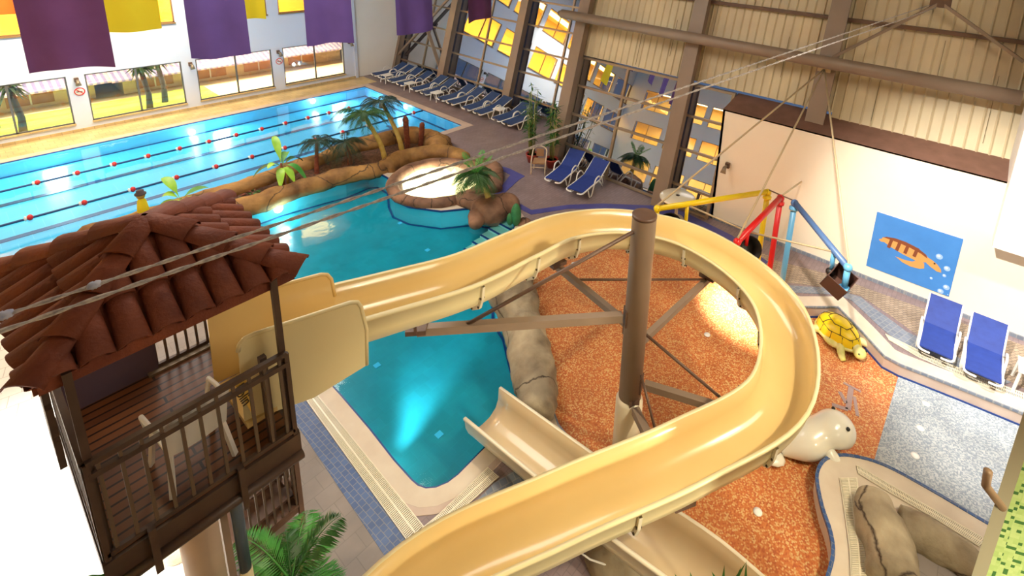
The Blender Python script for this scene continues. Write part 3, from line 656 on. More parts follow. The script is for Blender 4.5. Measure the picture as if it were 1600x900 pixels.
# ---- mosaic pillar at the right edge
pc = G(1556, 770, 4.0); 
e0 = G(1518, 900, 4.0)
pl = st(thing('wall_pillar', (e0.x, e0.y, 0), None, None))
rt = Vector((.42, -1, 0)).normalized(); nr = -Vector((.96, -.28, 0)).normalized()
e0 = Vector((4.62, -.40, 0)) if 0 else Vector((G(1518, 900, 4)[0], G(1518, 900, 4)[1], 0))
b = MB(); q = [e0 + rt * .085, e0 + rt * 1.2, e0 + rt * 1.2 - nr * .3, e0 + rt * .085 - nr * .3]; b.prism(q, 0, 6.2); b.build('mosaic_face', 'green', pl)
b = MB(); q = [e0, e0 + rt * .085, e0 + rt * .085 - nr * .32, e0 - nr * .32]; b.prism(q, 0, 6.2); b.build('edge_profile', mat('olive_grey_profile', (.36, .34, .24), .5), pl)
zz = 4.35
b = MB(); q = e0 + Vector((0, 0, zz)); p1 = WX(1552, 748, e0.x); 
b.tube([e0 + Vector((0, 0, 4.68)) + rt * .05, e0 + Vector((0, 0, 4.75)) - rt * .02 + Vector((-.05, .06, .10)), e0 + Vector((-.07, .09, 4.98))], .028, 10); b.build('pipe_stub', mat('rusty_brown_pipe', (.22, .14, .08), .5), pl)

# ================================================================== THE WATER SLIDE
SC = [(1.86, 5.37), (2.9, 5.14), (3.94, 4.95), (4.99, 4.98), (6.06, 4.98), (7.07, 4.54), (7.76, 3.63), (7.79, 2.46), (7.24, 1.59), (6.03, 1.23), (4.75, 1.86), (3.44, 2.73), (2.1, 3.5), (.58, 3.54)]
Z0, KZ, SW = 4.2193, .15311, .72
S2 = [Vector((x, y, 0)) for x, y in SC]
path = smooth_path(S2, 8)
cum = [0]
for i in range(1, len(path)): cum.append(cum[-1] + (path[i] - path[i - 1]).length)
for i, p in enumerate(path): p.z = Z0 - KZ * cum[i]
low = [Vector(p) for p in ((.58, 3.54, 1.749), (-.9, 2.9, 1.62), (-1.75, 1.5, 1.50), (-1.5, -.2, 1.40), (-.2, -1.5, 1.32), (1.6, -1.9, 1.24), (3.3, -1.35, 1.16), (4.35, -.2, 1.10), (4.68, 1.2, 1.04), (4.68, 2.6, .90), (4.70, 4.0, .76), (4.71, 5.5, .64))]
low = smooth_path(low, 6)
def trough(name, P, m, parent, w=SW, dep=.47):
    prof = [(-.5, 0), (-.475, -.5), (-.40, -.78), (-.22, -.97), (0, -1.0), (.22, -.97), (.40, -.78), (.475, -.5), (.5, 0), (.565, .0), (.565, -.09), (.53, -.11), (.505, -.5), (.43, -.83), (.24, -1.03), (0, -1.06), (-.24, -1.03), (-.43, -.83), (-.505, -.5), (-.53, -.11), (-.565, -.09), (-.565, 0)]
    n = len(prof); vs = []; N = len(P)
    for i, p in enumerate(P):
        t = (P[min(i + 1, N - 1)] - P[max(i - 1, 0)]); t.z = 0; t.normalize(); nn = Vector((-t.y, t.x, 0))
        vs += [p + nn * (a * w) + Vector((0, 0, b * dep)) for a, b in prof]
    fs = [(i * n + k, i * n + (k + 1) % n, (i + 1) * n + (k + 1) % n, (i + 1) * n + k) for i in range(N - 1) for k in range(n)]
    b = MB(); b.add(vs, fs, True); b.add(vs[:n], [tuple(range(n))]); b.add(vs[-n:], [tuple(range(n))])
    o = b.build(name, m, parent); o.data.materials.append(MT['slideout'])
    for f in o.data.polygons:               # the outer shell is paler; rim flange paled in place of light
        c = f.center + wloc(parent)
        j = min(range(N), key=lambda i: (P[i].xy - c.xy).length_squared)
        t = (P[min(j + 1, N - 1)] - P[max(j - 1, 0)]); t.z = 0; t.normalize(); nn = Vector((-t.y, t.x, 0))
        off = (c - P[j]); off.z = 0; a = abs(off.dot(nn)) / w; zz = (P[j].z - c.z) / dep
        nrm = f.normal; side = nrm.dot(nn) * (1 if off.dot(nn) > 0 else -1)
        if (side > .15 and zz > .02 and a > .2) or (a > .505 and zz < .3): f.material_index = 1
    if m == 'slide': 
        me = o.data
        for e in me.edges: pass
    return o
sl = thing('water_slide', (path[0].x, path[0].y, 2.8), 'long winding sand-yellow fibreglass water slide looping round the brown steel mast', 'slide')
trough('chute', path + [p for p in low[1:40]], 'slide', sl)
trough('run_out_chute', low[39:], 'slideout' if 0 else 'slide', sl)
bpy.data.objects['run_out_chute'].data.materials[0] = mat('run_out_gel_coat', (.52, .40, .25), .2, c2=(.58, .46, .28), nscale=.8, coat=.4)
bpy.data.objects['run_out_chute'].data.materials[1] = MT['pale']
# joint flanges: ribs round the outside of the trough
def flange(P, i, parent, full=True):
    p = P[i]; t = (P[min(i + 1, len(P) - 1)] - P[i - 1]); t.normalize(); th = Vector((t.x, t.y, 0)).normalized(); nn = Vector((-th.y, th.x, 0))
    prof = [(-.505, -.5), (-.43, -.83), (-.24, -1.03), (0, -1.06), (.24, -1.03), (.43, -.83), (.505, -.5)]
    prof = [(-.53, -.12)] + prof + [(.53, -.12)]
    inn = [p + nn * (a * SW) + Vector((0, 0, b * .47)) for a, b in prof]; out = [p + nn * (a * SW * 1.10) + Vector((0, 0, b * .47 * 1.12)) for a, b in prof]
    b = MB(); n = len(prof)
    for s in (-.02, .02):
        b.add([v + th * s for v in inn + out], [(k, k + 1, n + k + 1, n + k) for k in range(n - 1)])
    b.add([v + th * s for s in (-.02, .02) for v in out], [(k, k + 1, n + k + 1, n + k) for k in range(n - 1)])
    o = b.build('joint_flange', 'pale', parent)
    bolts = MB()
    for k in range(1, n - 1): 
        c = inn[k].lerp(out[k], .5); bolts.beam(c - th * .035, c + th * .035, .022, .022)
    bolts.build('bolts', 'seam', o); bpy.data.objects[o.name].children[0]['kind'] = 'stuff'
JN = [5, 16, 24, 32, 41, 49, 58, 66, 75, 84, 94]
for j in JN: flange(path, j, sl)
for j in (45, 55): flange(low, j, sl)
# start box with the raised side sheets
def sheet(name, pts, y, th, m, parent, lip=True):
    b = MB(); n = len(pts); yf = lambda x: y - .22 * (x - 1.3); vs = [Vector((x, yf(x), z)) for x, z in pts] + [Vector((x, yf(x) + th, z)) for x, z in pts]
    b.add(vs, [tuple(range(n)), tuple(range(n, 2 * n))[::-1]] + [(i, (i + 1) % n, n + (i + 1) % n, n + i) for i in range(n)])
    if lip: b.tube([Vector((x, yf(x) + th / 2, z)) for x, z in pts[1:-1]], .022, 8)
    return b.build(name, m, parent)
sheet('side_sheet', [(1.30, 3.52), (1.33, 4.34), (1.345, 4.41), (1.39, 4.455), (1.46, 4.465), (2.32, 4.40), (2.39, 4.37), (2.42, 4.30), (2.46, 3.98), (2.44, 3.52), (1.9, 3.42)], 5.06, .02, 'slideout', sl)
sheet('side_sheet', [(1.28, 3.50), (1.30, 4.32), (1.32, 4.40), (1.37, 4.45), (1.44, 4.46), (2.36, 4.37), (2.42, 4.34), (2.46, 4.26), (2.48, 4.02), (2.42, 3.60)], 5.80, .02, 'slide', sl)
MB().box((1.30, 5.0, 3.48), (2.1, 5.74, 3.53)).build('start_tray', 'slide', sl)
# maker's plate hanging at the mouth
pts = [G(367, 590, 3.9), G(392, 588, 3.9)]
a = WY(363, 594, 4.93); b_ = WY(384, 590, 4.93); c_ = WY(399, 655, 4.93)
pb = MB(); pb.add([a, b_, c_, a + Vector((0, .02, 0)), b_ + Vector((0, .02, 0)), c_ + Vector((0, .02, 0))], [(0, 1, 2), (5, 4, 3), (0, 3, 4, 1), (1, 4, 5, 2), (2, 5, 3, 0)])
plate = pb.build('name_plate', mat('mustard_plate', (.80, .52, .10), .4), sl)
def text_mesh(name, s, size, mx, m, parent, th=.003):
    cu = bpy.data.curves.new(name, 'FONT'); cu.body = s; cu.size = size; cu.extrude = th; cu.align_x = 'CENTER'; cu.align_y = 'CENTER'
    t = bpy.data.objects.new('tmp', cu); COL.objects.link(t); dg = bpy.context.evaluated_depsgraph_get(); me = bpy.data.meshes.new_from_object(t.evaluated_get(dg)); bpy.data.objects.remove(t)
    me.transform(mx); me.transform(Matrix.Translation(-wloc(parent))); me.materials.clear(); me.materials.append(MT[m]); o = bpy.data.objects.new(name, me); COL.objects.link(o)
    if parent: o.parent = parent; LOC[o.name] = wloc(parent)
    return o
A0 = WY(371, 602, 4.92); A1 = WY(388, 632, 4.92); dx = (A1 - A0).normalized(); dy = Vector((0, -1, 0)).cross(dx); dy.normalize()
nz = dx.cross(dy)
mx = Matrix.Translation((A0 + A1) / 2); mx = mx @ Matrix((dx, dy, nz)).transposed().to_4x4()
text_mesh('lettering', 'Polin', .13, mx, 'seam', plate)

# ---- the mast that carries the slide
PM = Vector((5.58, 3.19, 0))
mast = thing('slide_mast', (PM.x, PM.y, -.3), 'tall round brown steel mast standing inside the slide loop, with struts fanning out', 'column')
MB().lathe([(.168, 1.66), (.168, 4.66), (.168, 4.67)], PM, 28).build('shaft', 'steel', mast)
MB().lathe([(.172, 4.665), (.172, 4.70), (.15, 4.71)], PM, 28).build('cap', 'steeldark', mast)
MB().lathe([(.21, -.3), (.205, 1.60), (.17, 1.66)], PM, 28).build('concrete_sleeve', 'pale', mast)
def arm(zp, end, w=.10, plate=True, brace=None):
    end = Vector(end); d = Vector((end.x - PM.x, end.y - PM.y, 0)).normalized(); st_ = PM + d * .15 + Vector((0, 0, zp))
    a = MB().beam(st_ + d * .06, end, w, w * 1.1).build('strut', 'steel', mast)
    g = MB(); g.beam(st_ - Vector((0, 0, .13)), st_ + Vector((0, 0, .13)) , .16, .05, d); g.build('socket_plate', 'steeldark', mast)
    h = MB(); s = Vector((-d.y, d.x, 0)); h.box((-.13, -.14, -.02), (.13, .14, .05), Matrix.Translation(end + Vector((0, 0, .05))) @ Matrix((d, s, Vector((0, 0, 1)))).transposed().to_4x4()); 
    h.beam(end + s * .12 + Vector((0, 0, .06)), end + s * .16 + Vector((0, 0, .30)), .03, .05); h.build('saddle_bracket', 'steeldark', mast)
def near_path(x, y):
    return min(path, key=lambda p: (p.x - x) ** 2 + (p.y - y) ** 2)
def arm_to(u, v, zp, w=.1, inner=.12):
    q = G(u, v, zp); arm(zp, (q.x, q.y, zp), w); return Vector((q.x, q.y, zp))
e1 = arm_to(652, 516, 3.07, .11)
e5 = arm_to(868, 414, 2.82, .09)
e2 = arm_to(1108, 434, 2.50, .09)
e3 = arm_to(1150, 645, 1.93, .10)
q = PM + (Vector((4.75, 1.86, 0)) - PM) * .98; arm(1.60, (q.x, q.y, 1.60), .11)
def rod(a, b, r=.022, name='tie_rod'):
    MB().tube([a, b], r, 8).build(name, 'steeldark', mast)
hi = PM + Vector((-.15, .07, 4.47)); rod(hi, PM.lerp(e1, .78) * 1 + Vector((0, 0, 3.12 - PM.lerp(e1, .78).z)), .028)
def on_arm(e, f, zp): v = PM.lerp(Vector((e.x, e.y, 0)), f); v.z = zp; return v
rod(on_arm(e5, .72, 2.85), on_arm(e2, .93, 2.55), .02)
rod(PM + Vector((.08, -.14, 2.78)), on_arm(e3, .98, 1.98), .022)
MB().tube([PM + Vector((-.05, -.19, 2.2)), PM + Vector((-.25, -.62, 1.62))], .02, 8).build('tie_rod', 'steeldark', mast)

MT['landing'] = mat('red_brown_landing_paint', (.16, .085, .055), .45)
MT['steelbal'] = mat('brown_baluster_paint', (.12, .08, .055), .45)
MT['towersteel'] = mat('dark_umber_tower_paint', (.055, .030, .022), .45, c2=(.085, .05, .035), nscale=4)
# ================================================================== THE START TOWER
TX0, TX1, TY0, TY1, TZ = .20, 1.63, 4.80, 6.75, 3.3
tw = thing('slide_tower', (.93, 5.6, 0), 'open wooden start tower with a curved terracotta tile hip roof beside the slide mouth', 'tower')
fl = MB().box((TX0, TY0, TZ - .06), (TX1, TY1, TZ)).build('plank_floor', 'wood', tw)
b = MB(); 
for y in (TY0 - .04, TY1): b.box((TX0 - .04, y, TZ - .24), (TX1 + .04, y + .06, TZ - .02))
for x in (TX0 - .04, TX1): b.box((x, TY0, TZ - .24), (x + .05, TY1, TZ - .02))
b.build('edge_beam', 'towersteel', tw)
b = MB().tube([(TX0 - .04, TY0 - .05, TZ - .27), (TX1 + .04, TY0 - .05, TZ - .27)], .05, 10); b.build('gutter_pipe', 'towersteel', tw)
for x in (TX0 + .02, TX1 - .02):
    for y in (TY0 + .02, TY1 - .02):
        MB().box((x - .026, y - .026, TZ - .05), (x + .026, y + .026, 5.10)).build('post', 'towersteel', tw)
MB().box((TX1 - .20, TY0 + .05, TZ), (TX1 - .14, TY0 + .11, TZ + 1.0)).build('post', 'towersteel', tw)
def railing(p, q, z, h, n, parent, name='railing', two=True):
    p = Vector(p); q = Vector(q); b = MB()
    b.beam(V2(p, z + h), V2(q, z + h), .05, .05)
    if two: b.beam(V2(p, z + h - .12), V2(q, z + h - .12), .045, .05)
    b.beam(V2(p, z + .05), V2(q, z + .05), .04, .04)
    for c in (p, q): b.beam(V2(c, z), V2(c, z + h), .04, .04)
    o = b.build(name, 'towersteel', parent)
    for i in range(n):
        c = p.lerp(q, (i + .5) / n); MB().box((c.x - .013, c.y - .013, z + .05), (c.x + .013, c.y + .013, z + h - .03)).build('baluster', 'steelbal', o)
    return o
railing((TX0, TY0 - .02, 0), (TX1, TY0 - .02, 0), TZ, .98, 11, tw)
railing((TX0 - .01, TY0, 0), (TX0 - .01, TY1, 0), TZ, .98, 14, tw)
railing((TX0 + .75, TY1, 0), (TX1, TY1, 0), TZ, .98, 7, tw)
railing((TX1, 5.86, 0), (TX1, TY1, 0), TZ, .98, 7, tw)
for x in (TX0 + .27, TX0 + .93): MB().box((x - .025, TY0 - .10, TZ - .40), (x + .025, TY0 - .05, TZ + .08)).build('rail_stub', 'towersteel', tw)
for i in range(3): MB().box((TX0 - .12, TY0 + .1, TZ + .95 + i * .3), (TX0 - .08, TY0 + .55, TZ + 1.2 + i * .3)).build('louvre_board', 'towersteel', tw)
b = MB().box((TX0 + .05, 6.72, TZ - .02), (TX0 + .8, 6.76, TZ + 1.0)); b.build('shaded_back_panel', mat('shadowed_violet_panel', (.09, .06, .10), .7), tw)  # dark violet sheet, the shadow here is put into its colour
MB().box((TX0 + .70, 6.66, TZ), (TX1 - .15, 6.74, TZ + .03)).build('metal_threshold', 'alu', tw)
MB().lathe([(.21, 0), (.21, 3.04)], (.94, 5.62, 0), 24).build('support_pillar', 'pillar', tw)
# roof
RZ, AP = 5.10, Vector((.95, 5.72, 5.62))
rx0, rx1, ry0, ry1 = .07, 1.80, 4.86, 6.70
cs = [Vector((rx0, ry0, RZ)), Vector((rx1, ry0, RZ)), Vector((rx1, ry1, RZ)), Vector((rx0, ry1, RZ))]
rf = MB(); rfb = MB()
for i in range(4):
    a, b = cs[i], cs[(i + 1) % 4]; mid = (a + b) / 2; e = (b - a); L = e.length; e.normalize()
    up = (AP - mid); sl_ = up.length; up.normalize(); nn = e.cross(up).normalized()
    rfb.add([a - nn * .02, b - nn * .02, AP - nn * .02], [(0, 1, 2)])
    n = 8; pitch = L / n
    for kx in range(n):
        u = (kx + .5) * pitch; top = sl_ * (1 - abs(2 * u / L - 1)); rows = max(1, round((top + .02) / .42))
        seg = 7
        # pan tile between barrels
        for rI in range(rows):
            s0 = -.06 + rI * .42; s1 = min(s0 + .48, top + .05)
            if s1 - s0 < .08: continue
            vs = []
            for (s, rr, lift) in ((s0, .108, .028), (s1, .088, .0)):
                for q in range(seg + 1):
                    an = math.pi * q / seg
                    vs.append(a + e * (u + rr * math.cos(an)) + up * s + nn * (rr * .72 * math.sin(an) + lift))
            m_ = seg + 1
            inner = [v - nn * .014 for v in vs[:m_]]
            rf.add(vs, [(q, q + 1, m_ + q + 1, m_ + q) for q in range(seg)], True)
            rf.add(vs[:m_] + inner, [(q, m_ + q, m_ + q + 1, q + 1) for q in range(seg)])
    for kx in range(n + 1):                  # curved pan tiles under the eave line
        u = kx * pitch; vs = []
        top = max(.12, sl_ * (1 - abs(2 * u / L - 1)))
        for s in (-.04, top):
            for q in range(6):
                an = math.pi * q / 5; vs.append(a + e * (u - .06 * math.cos(an)) + up * s + nn * (.02 - .03 * math.sin(an)))
        rf.add(vs, [(q, q + 1, 7 + q, 6 + q) for q in range(5)], True)
    # hip tiles
    h = (AP - a); hl = h.length; h.normalize(); s = h.cross(Vector((0, 0, 1))).normalized(); hn = s.cross(h).normalized()
    for rI in range(4):
        s0 = -.08 + rI * hl / 3.9; s1 = min(s0 + hl / 3.9 + .06, hl + .04); vs = []
        for (t, rr, lift) in ((s0, .135, .05), (s1, .10, .015)):
            for q in range(9):
                an = math.pi * q / 8; vs.append(a + h * t + s * (rr * math.cos(an)) + hn * (rr * .75 * math.sin(an) + lift))
        inner = [v - hn * .016 for v in vs[:9]]
        rf.add(vs, [(q, q + 1, 10 + q, 9 + q) for q in range(8)], True); rf.add(vs[:9] + inner, [(q, 9 + q, 10 + q, q + 1) for q in range(8)])
ro = rf.build('tile_roof', 'tileroof', tw)
rfb.build('roof_boarding', 'towersteel', ro)
b = MB()
for i in range(4): b.beam(cs[i] - Vector((0, 0, .05)), cs[(i + 1) % 4] - Vector((0, 0, .05)), .05, .12)
b.build('fascia', 'tileroof', tw)
# small landing of the stairs under the tower
ld = thing('stair_landing', tuple(G(425, 850, .4)), 'brown metal stair landing with a baluster railing under the tower beside the palm', 'stairs')
p0 = G(378, 868, .35); p1 = G(470, 790, .35); dn = Vector((p1.y - p0.y, -(p1.x - p0.x), 0)).normalized() * -1
MB().prism([p0, p1, p1 + dn * .7, p0 + dn * .7], .27, .35).build('platform', 'landing', ld)
for c in (p0, p1, p1 + dn * .7): MB().box((c.x - .03, c.y - .03, 0), (c.x + .03, c.y + .03, 1.32)).build('post', 'landing', ld)
MB().add([V2(p0 + dn * .7, .36), V2(p1 + dn * .7, .36), V2(p1 + dn * .7, 1.2), V2(p0 + dn * .7, 1.2)] + [V2(p0 + dn * .73, .36), V2(p1 + dn * .73, .36), V2(p1 + dn * .73, 1.2), V2(p0 + dn * .73, 1.2)], [(0, 1, 2, 3), (7, 6, 5, 4), (0, 4, 5, 1), (3, 2, 6, 7), (0, 3, 7, 4), (1, 5, 6, 2)]).build('back_sheet', 'steeldark', ld)
def rail2(p, q, z, h, n, par, z2=None):
    z2 = z if z2 is None else z2; b = MB(); p = Vector(p); q = Vector(q)
    b.beam(V2(p, z + h), V2(q, z2 + h), .045, .045); b.beam(V2(p, z + .05), V2(q, z2 + .05), .04, .04); b.beam(V2(p, z), V2(p, z + h), .04, .04); b.beam(V2(q, z2), V2(q, z2 + h), .04, .04); o = b.build('railing', 'landing', par)
    for i in range(n):
        t = (i + .5) / n; c = p.lerp(q, t); zz = z + (z2 - z) * t; MB().box((c.x - .012, c.y - .012, zz + .05), (c.x + .012, c.y + .012, zz + h)).build('baluster', 'steelbal', o)
rail2(p0, p1, .35, .9, 8, ld); rail2(p1, p1 + dn * .7, .35, .9, 6, ld)
rail2(p1 + dn * .1, p1 + dn * 1.5, .4, .9, 8, ld, 1.7)
for i in range(6):
    c = p1 + dn * (.15 + .22 * i); w = (p0 - p1).normalized() * .6; MB().prism([c, c + dn * .2, c + dn * .2 + w, c + w], .42 + .22 * i, .46 + .22 * i).build('tread', 'steeldark', ld)
# drain pipe
dp = G(366, 775, 2.9); o = thing('drain_pipe', (dp.x, dp.y, 0), 'slate grey down pipe with a cream lower half beside the tower pillar', 'pipe')
MB().tube([(dp.x, dp.y, 3.0), (dp.x, dp.y, 1.9)], .052, 14).build('upper_pipe', 'pipe', o)
MB().tube([(dp.x, dp.y, 1.93), (dp.x, dp.y, 0)], .058, 14).build('lower_pipe', 'cream', o)
MB().box((dp.x - .14, dp.y - .02, .2), (dp.x - .08, dp.y + .05, 3.0)).build('backing_channel', 'steel', o)

# ================================================================== FURNITURE
def plastic_chair(loc, rz, label, s=1.0, m='wplastic'):
    o = thing('plastic_chair', (0, 0, 0), label, 'chair')
    b = MB().box((-.22, -.21, .40), (.22, .22, .43)); b.build('seat', m, o)
    b = MB(); n = 8; vs = []
    for j, z in enumerate((.40, .66, .86)):
        for i in range(n + 1):
            t = i / n * 2 - 1; vs.append(Vector((t * (.23 + .015 * j), .20 + .05 * j + .03 * (1 - t * t), z - (.05 * t * t if j == 2 else 0))))
    k_ = n + 1; back = [v + Vector((0, .014, 0)) for v in vs]
    fs = [(j * k_ + i, j * k_ + i + 1, (j + 1) * k_ + i + 1, (j + 1) * k_ + i) for j in range(2) for i in range(n)]
    b.add(vs, fs, True); b.add(back, [f[::-1] for f in fs], True)
    b.add(vs[2 * k_:] + back[2 * k_:], [(i, i + 1, k_ + i + 1, k_ + i) for i in range(n)])
    b.build('backrest', m, o)
    for sx in (-1, 1):
        for sy in (-1, 1): MB().beam((sx * .20, sy * .19, .41), (sx * .245, sy * .25, 0), .045, .03).build('leg', m, o)
        MB().tube([(sx * .23, -.20, .42), (sx * .26, -.18, .62), (sx * .26, 0, .65), (sx * .25, .2, .66)], .02, 8).build('armrest', m, o)
    o.location = loc; o.rotation_euler = (0, 0, rz); o.scale = (s, s, s); LOC[o.name] = Vector(loc); return o
plastic_chair((.90, 5.22, TZ), R(184), 'white plastic armchair standing on the tower floor behind the railing', 1.02)

def lounger(ang, cloth, label, group):
    o = thing('sun_lounger', (0, 0, 0), label, 'sun lounger', group); w = .31; L1 = 1.12; a = R(ang); Lb = .76
    hx, hz = L1, .34
    for s in (-1, 1):
        MB().tube(smooth_path([(0, s * .10, .25), (-.02, s * .24, .27), (.05, s * w, .30), (.5, s * w, .315), (L1 + .05, s * w, .33)], 4), .026, 8).build('side_rail', 'wplastic', o)
        MB().tube(smooth_path([(.30, s * (w + .02), .29), (.40, s * (w + .03), .02), (.52, s * (w + .03), .02), (.66, s * (w + .03), .29), (.76, s * (w + .04), .50), (.98, s * (w + .04), .53), (1.14, s * (w + .03), .36)], 4), .024, 8).build('armrest_leg', 'wplastic', o)
        MB().tube([(L1 - .05, s * w, .32), (L1 + .20, s * w, .02)], .024, 8).build('leg', 'wplastic', o)
        MB().tube([(hx, s * w, hz), (hx + math.cos(a) * Lb, s * w, hz + math.sin(a) * Lb)], .02, 8).build('back_rail', 'wplastic', o)
    MB().tube([(hx + .12, -w, hz + .08 * math.tan(a)), (hx + .30, -w * .9, .06), (hx + .30, w * .9, .06), (hx + .12, w, hz + .08 * math.tan(a))], .018, 8).build('back_prop', 'wplastic', o)
    def pad(x0, z0, x1, z1, name):
        d = Vector((x1 - x0, 0, z1 - z0)); n = Vector((-d.z, 0, d.x)).normalized(); b = MB(); vs = []; N = 5
        for i in range(N + 1):
            t = i / N; p = Vector((x0, 0, z0)) + d * t - n * (.02 * math.sin(math.pi * t))
            for y in (-w + .015, w - .015): vs += [p + Vector((0, y, 0)) + n * .035, p + Vector((0, y, 0)) + n * .005]
        fs = []
        for i in range(N):
            q = i * 4; fs += [(q, q + 4, q + 6, q + 2), (q + 1, q + 3, q + 7, q + 5), (q, q + 1, q + 5, q + 4), (q + 2, q + 6, q + 7, q + 3)]
        fs += [(0, 2, 3, 1), (N * 4, N * 4 + 1, N * 4 + 3, N * 4 + 2)]
        b.add(vs, fs); b.build(name, cloth, o)
    pad(.03, .30, L1, .335, 'seat_sling'); pad(hx + .01, hz, hx + math.cos(a) * Lb, hz + math.sin(a) * Lb, 'back_sling')
    return o
def place(o, x, y, rz=0, label=None, s=1):
    o.location = (x, y, 0); o.rotation_euler.z = rz; o.scale = (s, s, s)
    if label: o['label'] = label
    return o
row = [25.93, 25.22, 24.3, 23.49, 22.25, 21.4, 20.12, 19.38, 18.25, 17.47, 16.29, 15.6]
rl = ['farthest lounger of the poolside row, against the white end wall', 'second lounger from the white end wall in the poolside row', 'third lounger from the end wall, just past the farthest side table', 'fourth lounger from the end wall, left of the second side table',
      'fifth lounger from the end wall, right of the second side table', 'sixth lounger from the end wall, in front of the far steel column', 'seventh lounger from the end wall, right of the third side table', 'eighth lounger from the end wall in the poolside row',
      'fourth nearest lounger of the poolside row', 'third nearest lounger of the poolside row, left of the nearest side table', 'second nearest lounger of the row, right of the nearest side table', 'nearest lounger of the poolside row, beside the bamboo']
proto = lounger(24, 'slatecloth', rl[0], 'loungers in a row beside the lap pool')
for i, y in enumerate(row):
    o = proto if i == 0 else copy_tree(proto)
    if i == 1: pass
    place(o, 14.45 + (0 if i % 2 else .02), y - .32, R(random.uniform(-3, 3)) - R(2), 'dusk-blue lounger: ' + rl[i])
pa = lounger(30, 'navycloth', 'royal-blue lounger nearest the slide, by the glass wall', 'two blue loungers by the glass wall')
place(pa, 11.88, 9.42, R(8), 'royal-blue lounger by the glass wall, the right one of the near pair')
pb_ = copy_tree(pa); place(pb_, 11.95, 10.42, R(12), 'royal-blue lounger by the glass wall, next to the cream armchair')
pc_ = lounger(50, 'navycloth', 'royal-blue lounger with a steep back below the turtle picture', 'two blue loungers below the picture')
place(pc_, 11.70, -.45, R(0)); pc_.scale = (.80, 1, .88); pd_ = copy_tree(pc_); place(pd_, 11.60, -1.25, R(0), 'royal-blue lounger with a steep back beside the small white table on the right'); pd_.scale = (.80, 1, .88)
def side_table(x, y, label, h=.42, w=.24):
    o = thing('side_table', (0, 0, 0), label, 'table', 'white side tables between loungers')
    MB().box((-w, -w, h - .03), (w, w, h)).build('table_top', 'wplastic', o)
    for sx in (-1, 1):
        for sy in (-1, 1): MB().beam((sx * (w - .04), sy * (w - .04), h - .03), (sx * (w + .0), sy * (w + .0), 0), .04, .04).build('leg', 'wplastic', o)
    o.location = (x, y, 0); return o
side_table(14.75, 24.80, 'farthest small white side table in the poolside row'); side_table(14.8, 22.72, 'second small white side table from the end wall'); side_table(14.8, 20.52, 'third small white side table from the end wall'); side_table(15.35, 16.66, 'nearest small white side table of the poolside row')
side_table(12.2, -2.02, 'small white plastic table at the right edge beside a lounger', .5, .25)
# cream armchair with rounded back
o = thing('garden_armchair', (0, 0, 0), 'cream armchair with a tan woven seat beside the potted bamboo', 'chair')
MB().tube(smooth_path([(-.24, -.24, 0), (-.25, -.22, .45), (-.25, 0, .62), (-.22, .2, .80), (0, .27, .88), (.22, .2, .80), (.25, 0, .62), (.25, -.22, .45), (.24, -.24, 0)], 4), .022, 8).build('frame', 'wicker', o)
MB().box((-.21, -.22, .40), (.21, .22, .44)).build('seat', 'wickerseat', o)
MB().box((-.13, .18, .52), (.13, .22, .80)).build('backrest', 'wickerseat', o)
for s in (-1, 1): MB().beam((s * .2, .2, .42), (s * .22, .24, 0), .03, .03).build('leg', 'wicker', o)
MB().beam((-.24, -.23, .28), (.24, -.23, .28), .02, .02).build('stretcher', 'wicker', o)
o.location = (12.55, 11.6, 0); o.rotation_euler.z = R(-55)
# round pale table near the yellow arm
c = G(1059, 306, .78); o = thing('round_table', (c.x, c.y, 0), 'round pale table with a hole in its top behind the yellow arm', 'table')
MB().lathe([(.0, .80), (.05, .80), (.50, .77), (.54, .74), (.54, .71), (.06, .71)], (c.x, c.y, 0), 28).build('table_top', 'pale', o)
MB().lathe([(.05, 0), (.05, .73)], (c.x, c.y, 0), 10).build('leg', 'wicker', o); MB().lathe([(.06, .795), (.06, .806), (.02, .806)], (c.x, c.y, 0), 12).build('parasol_hole', 'seam', o)
MB().lathe([(.26, 0), (.24, .05), (.05, .07)], (c.x, c.y, 0), 18).build('base', 'wicker', o)

# ================================================================== ROCKWORK
def rocky(P, radii, seed, squash=.85, n=14):
    P = smooth_path(P, 9); rr = smooth_path([Vector((r, 0, 0)) for r in radii], 9); n = 22; rr = [v.x for v in rr]
    b = MB(); N = len(P); vs = []
    for i, p in enumerate(P):
        t = P[min(i + 1, N - 1)] - P[max(i - 1, 0)]; t.z = 0; t.normalize(); nn = Vector((-t.y, t.x, 0)); ef = 1
        if i == 0 or i == N - 1: ef = .55
        for k in range(n):
            a = 2 * math.pi * k / n; d = nn * math.cos(a) + Vector((0, 0, 1)) * math.sin(a) * squash
            q = p + d * rr[i] * ef; f = 1 + .30 * noise.noise(q * 1.3 + Vector((seed, 0, 0))) + .16 * noise.noise(q * 3.4 + Vector((seed, 3, 0))) + .07 * noise.noise(q * 9 + Vector((0, seed, 0)))
            vs.append(p + d * rr[i] * ef * f)
    fs = [(i * n + k, i * n + (k + 1) % n, (i + 1) * n + (k + 1) % n, (i + 1) * n + k) for i in range(N - 1) for k in range(n)]
    fs += [tuple(range(n))[::-1], tuple((N - 1) * n + k for k in range(n))]
    return b.add(vs, fs, True)
def lift(P, z): return [Vector((p[0], p[1], z)) for p in P]
near = [(1.5, 16.35), (3.2, 16.45)] + [(G(u, v, .15)[0], G(u, v, .15)[1]) for u, v in ((395, 318), (440, 300), (500, 281), (545, 270), (590, 262))] + [(9.3, 15.6)]
tag(rocky(lift(near, .08), [.3, .32, .34, .32, .34, .32, .34, .36], 1).build('rock_kerb', 'rock'), 'golden rock kerb along the upper edge of the teal pool', 'rock')
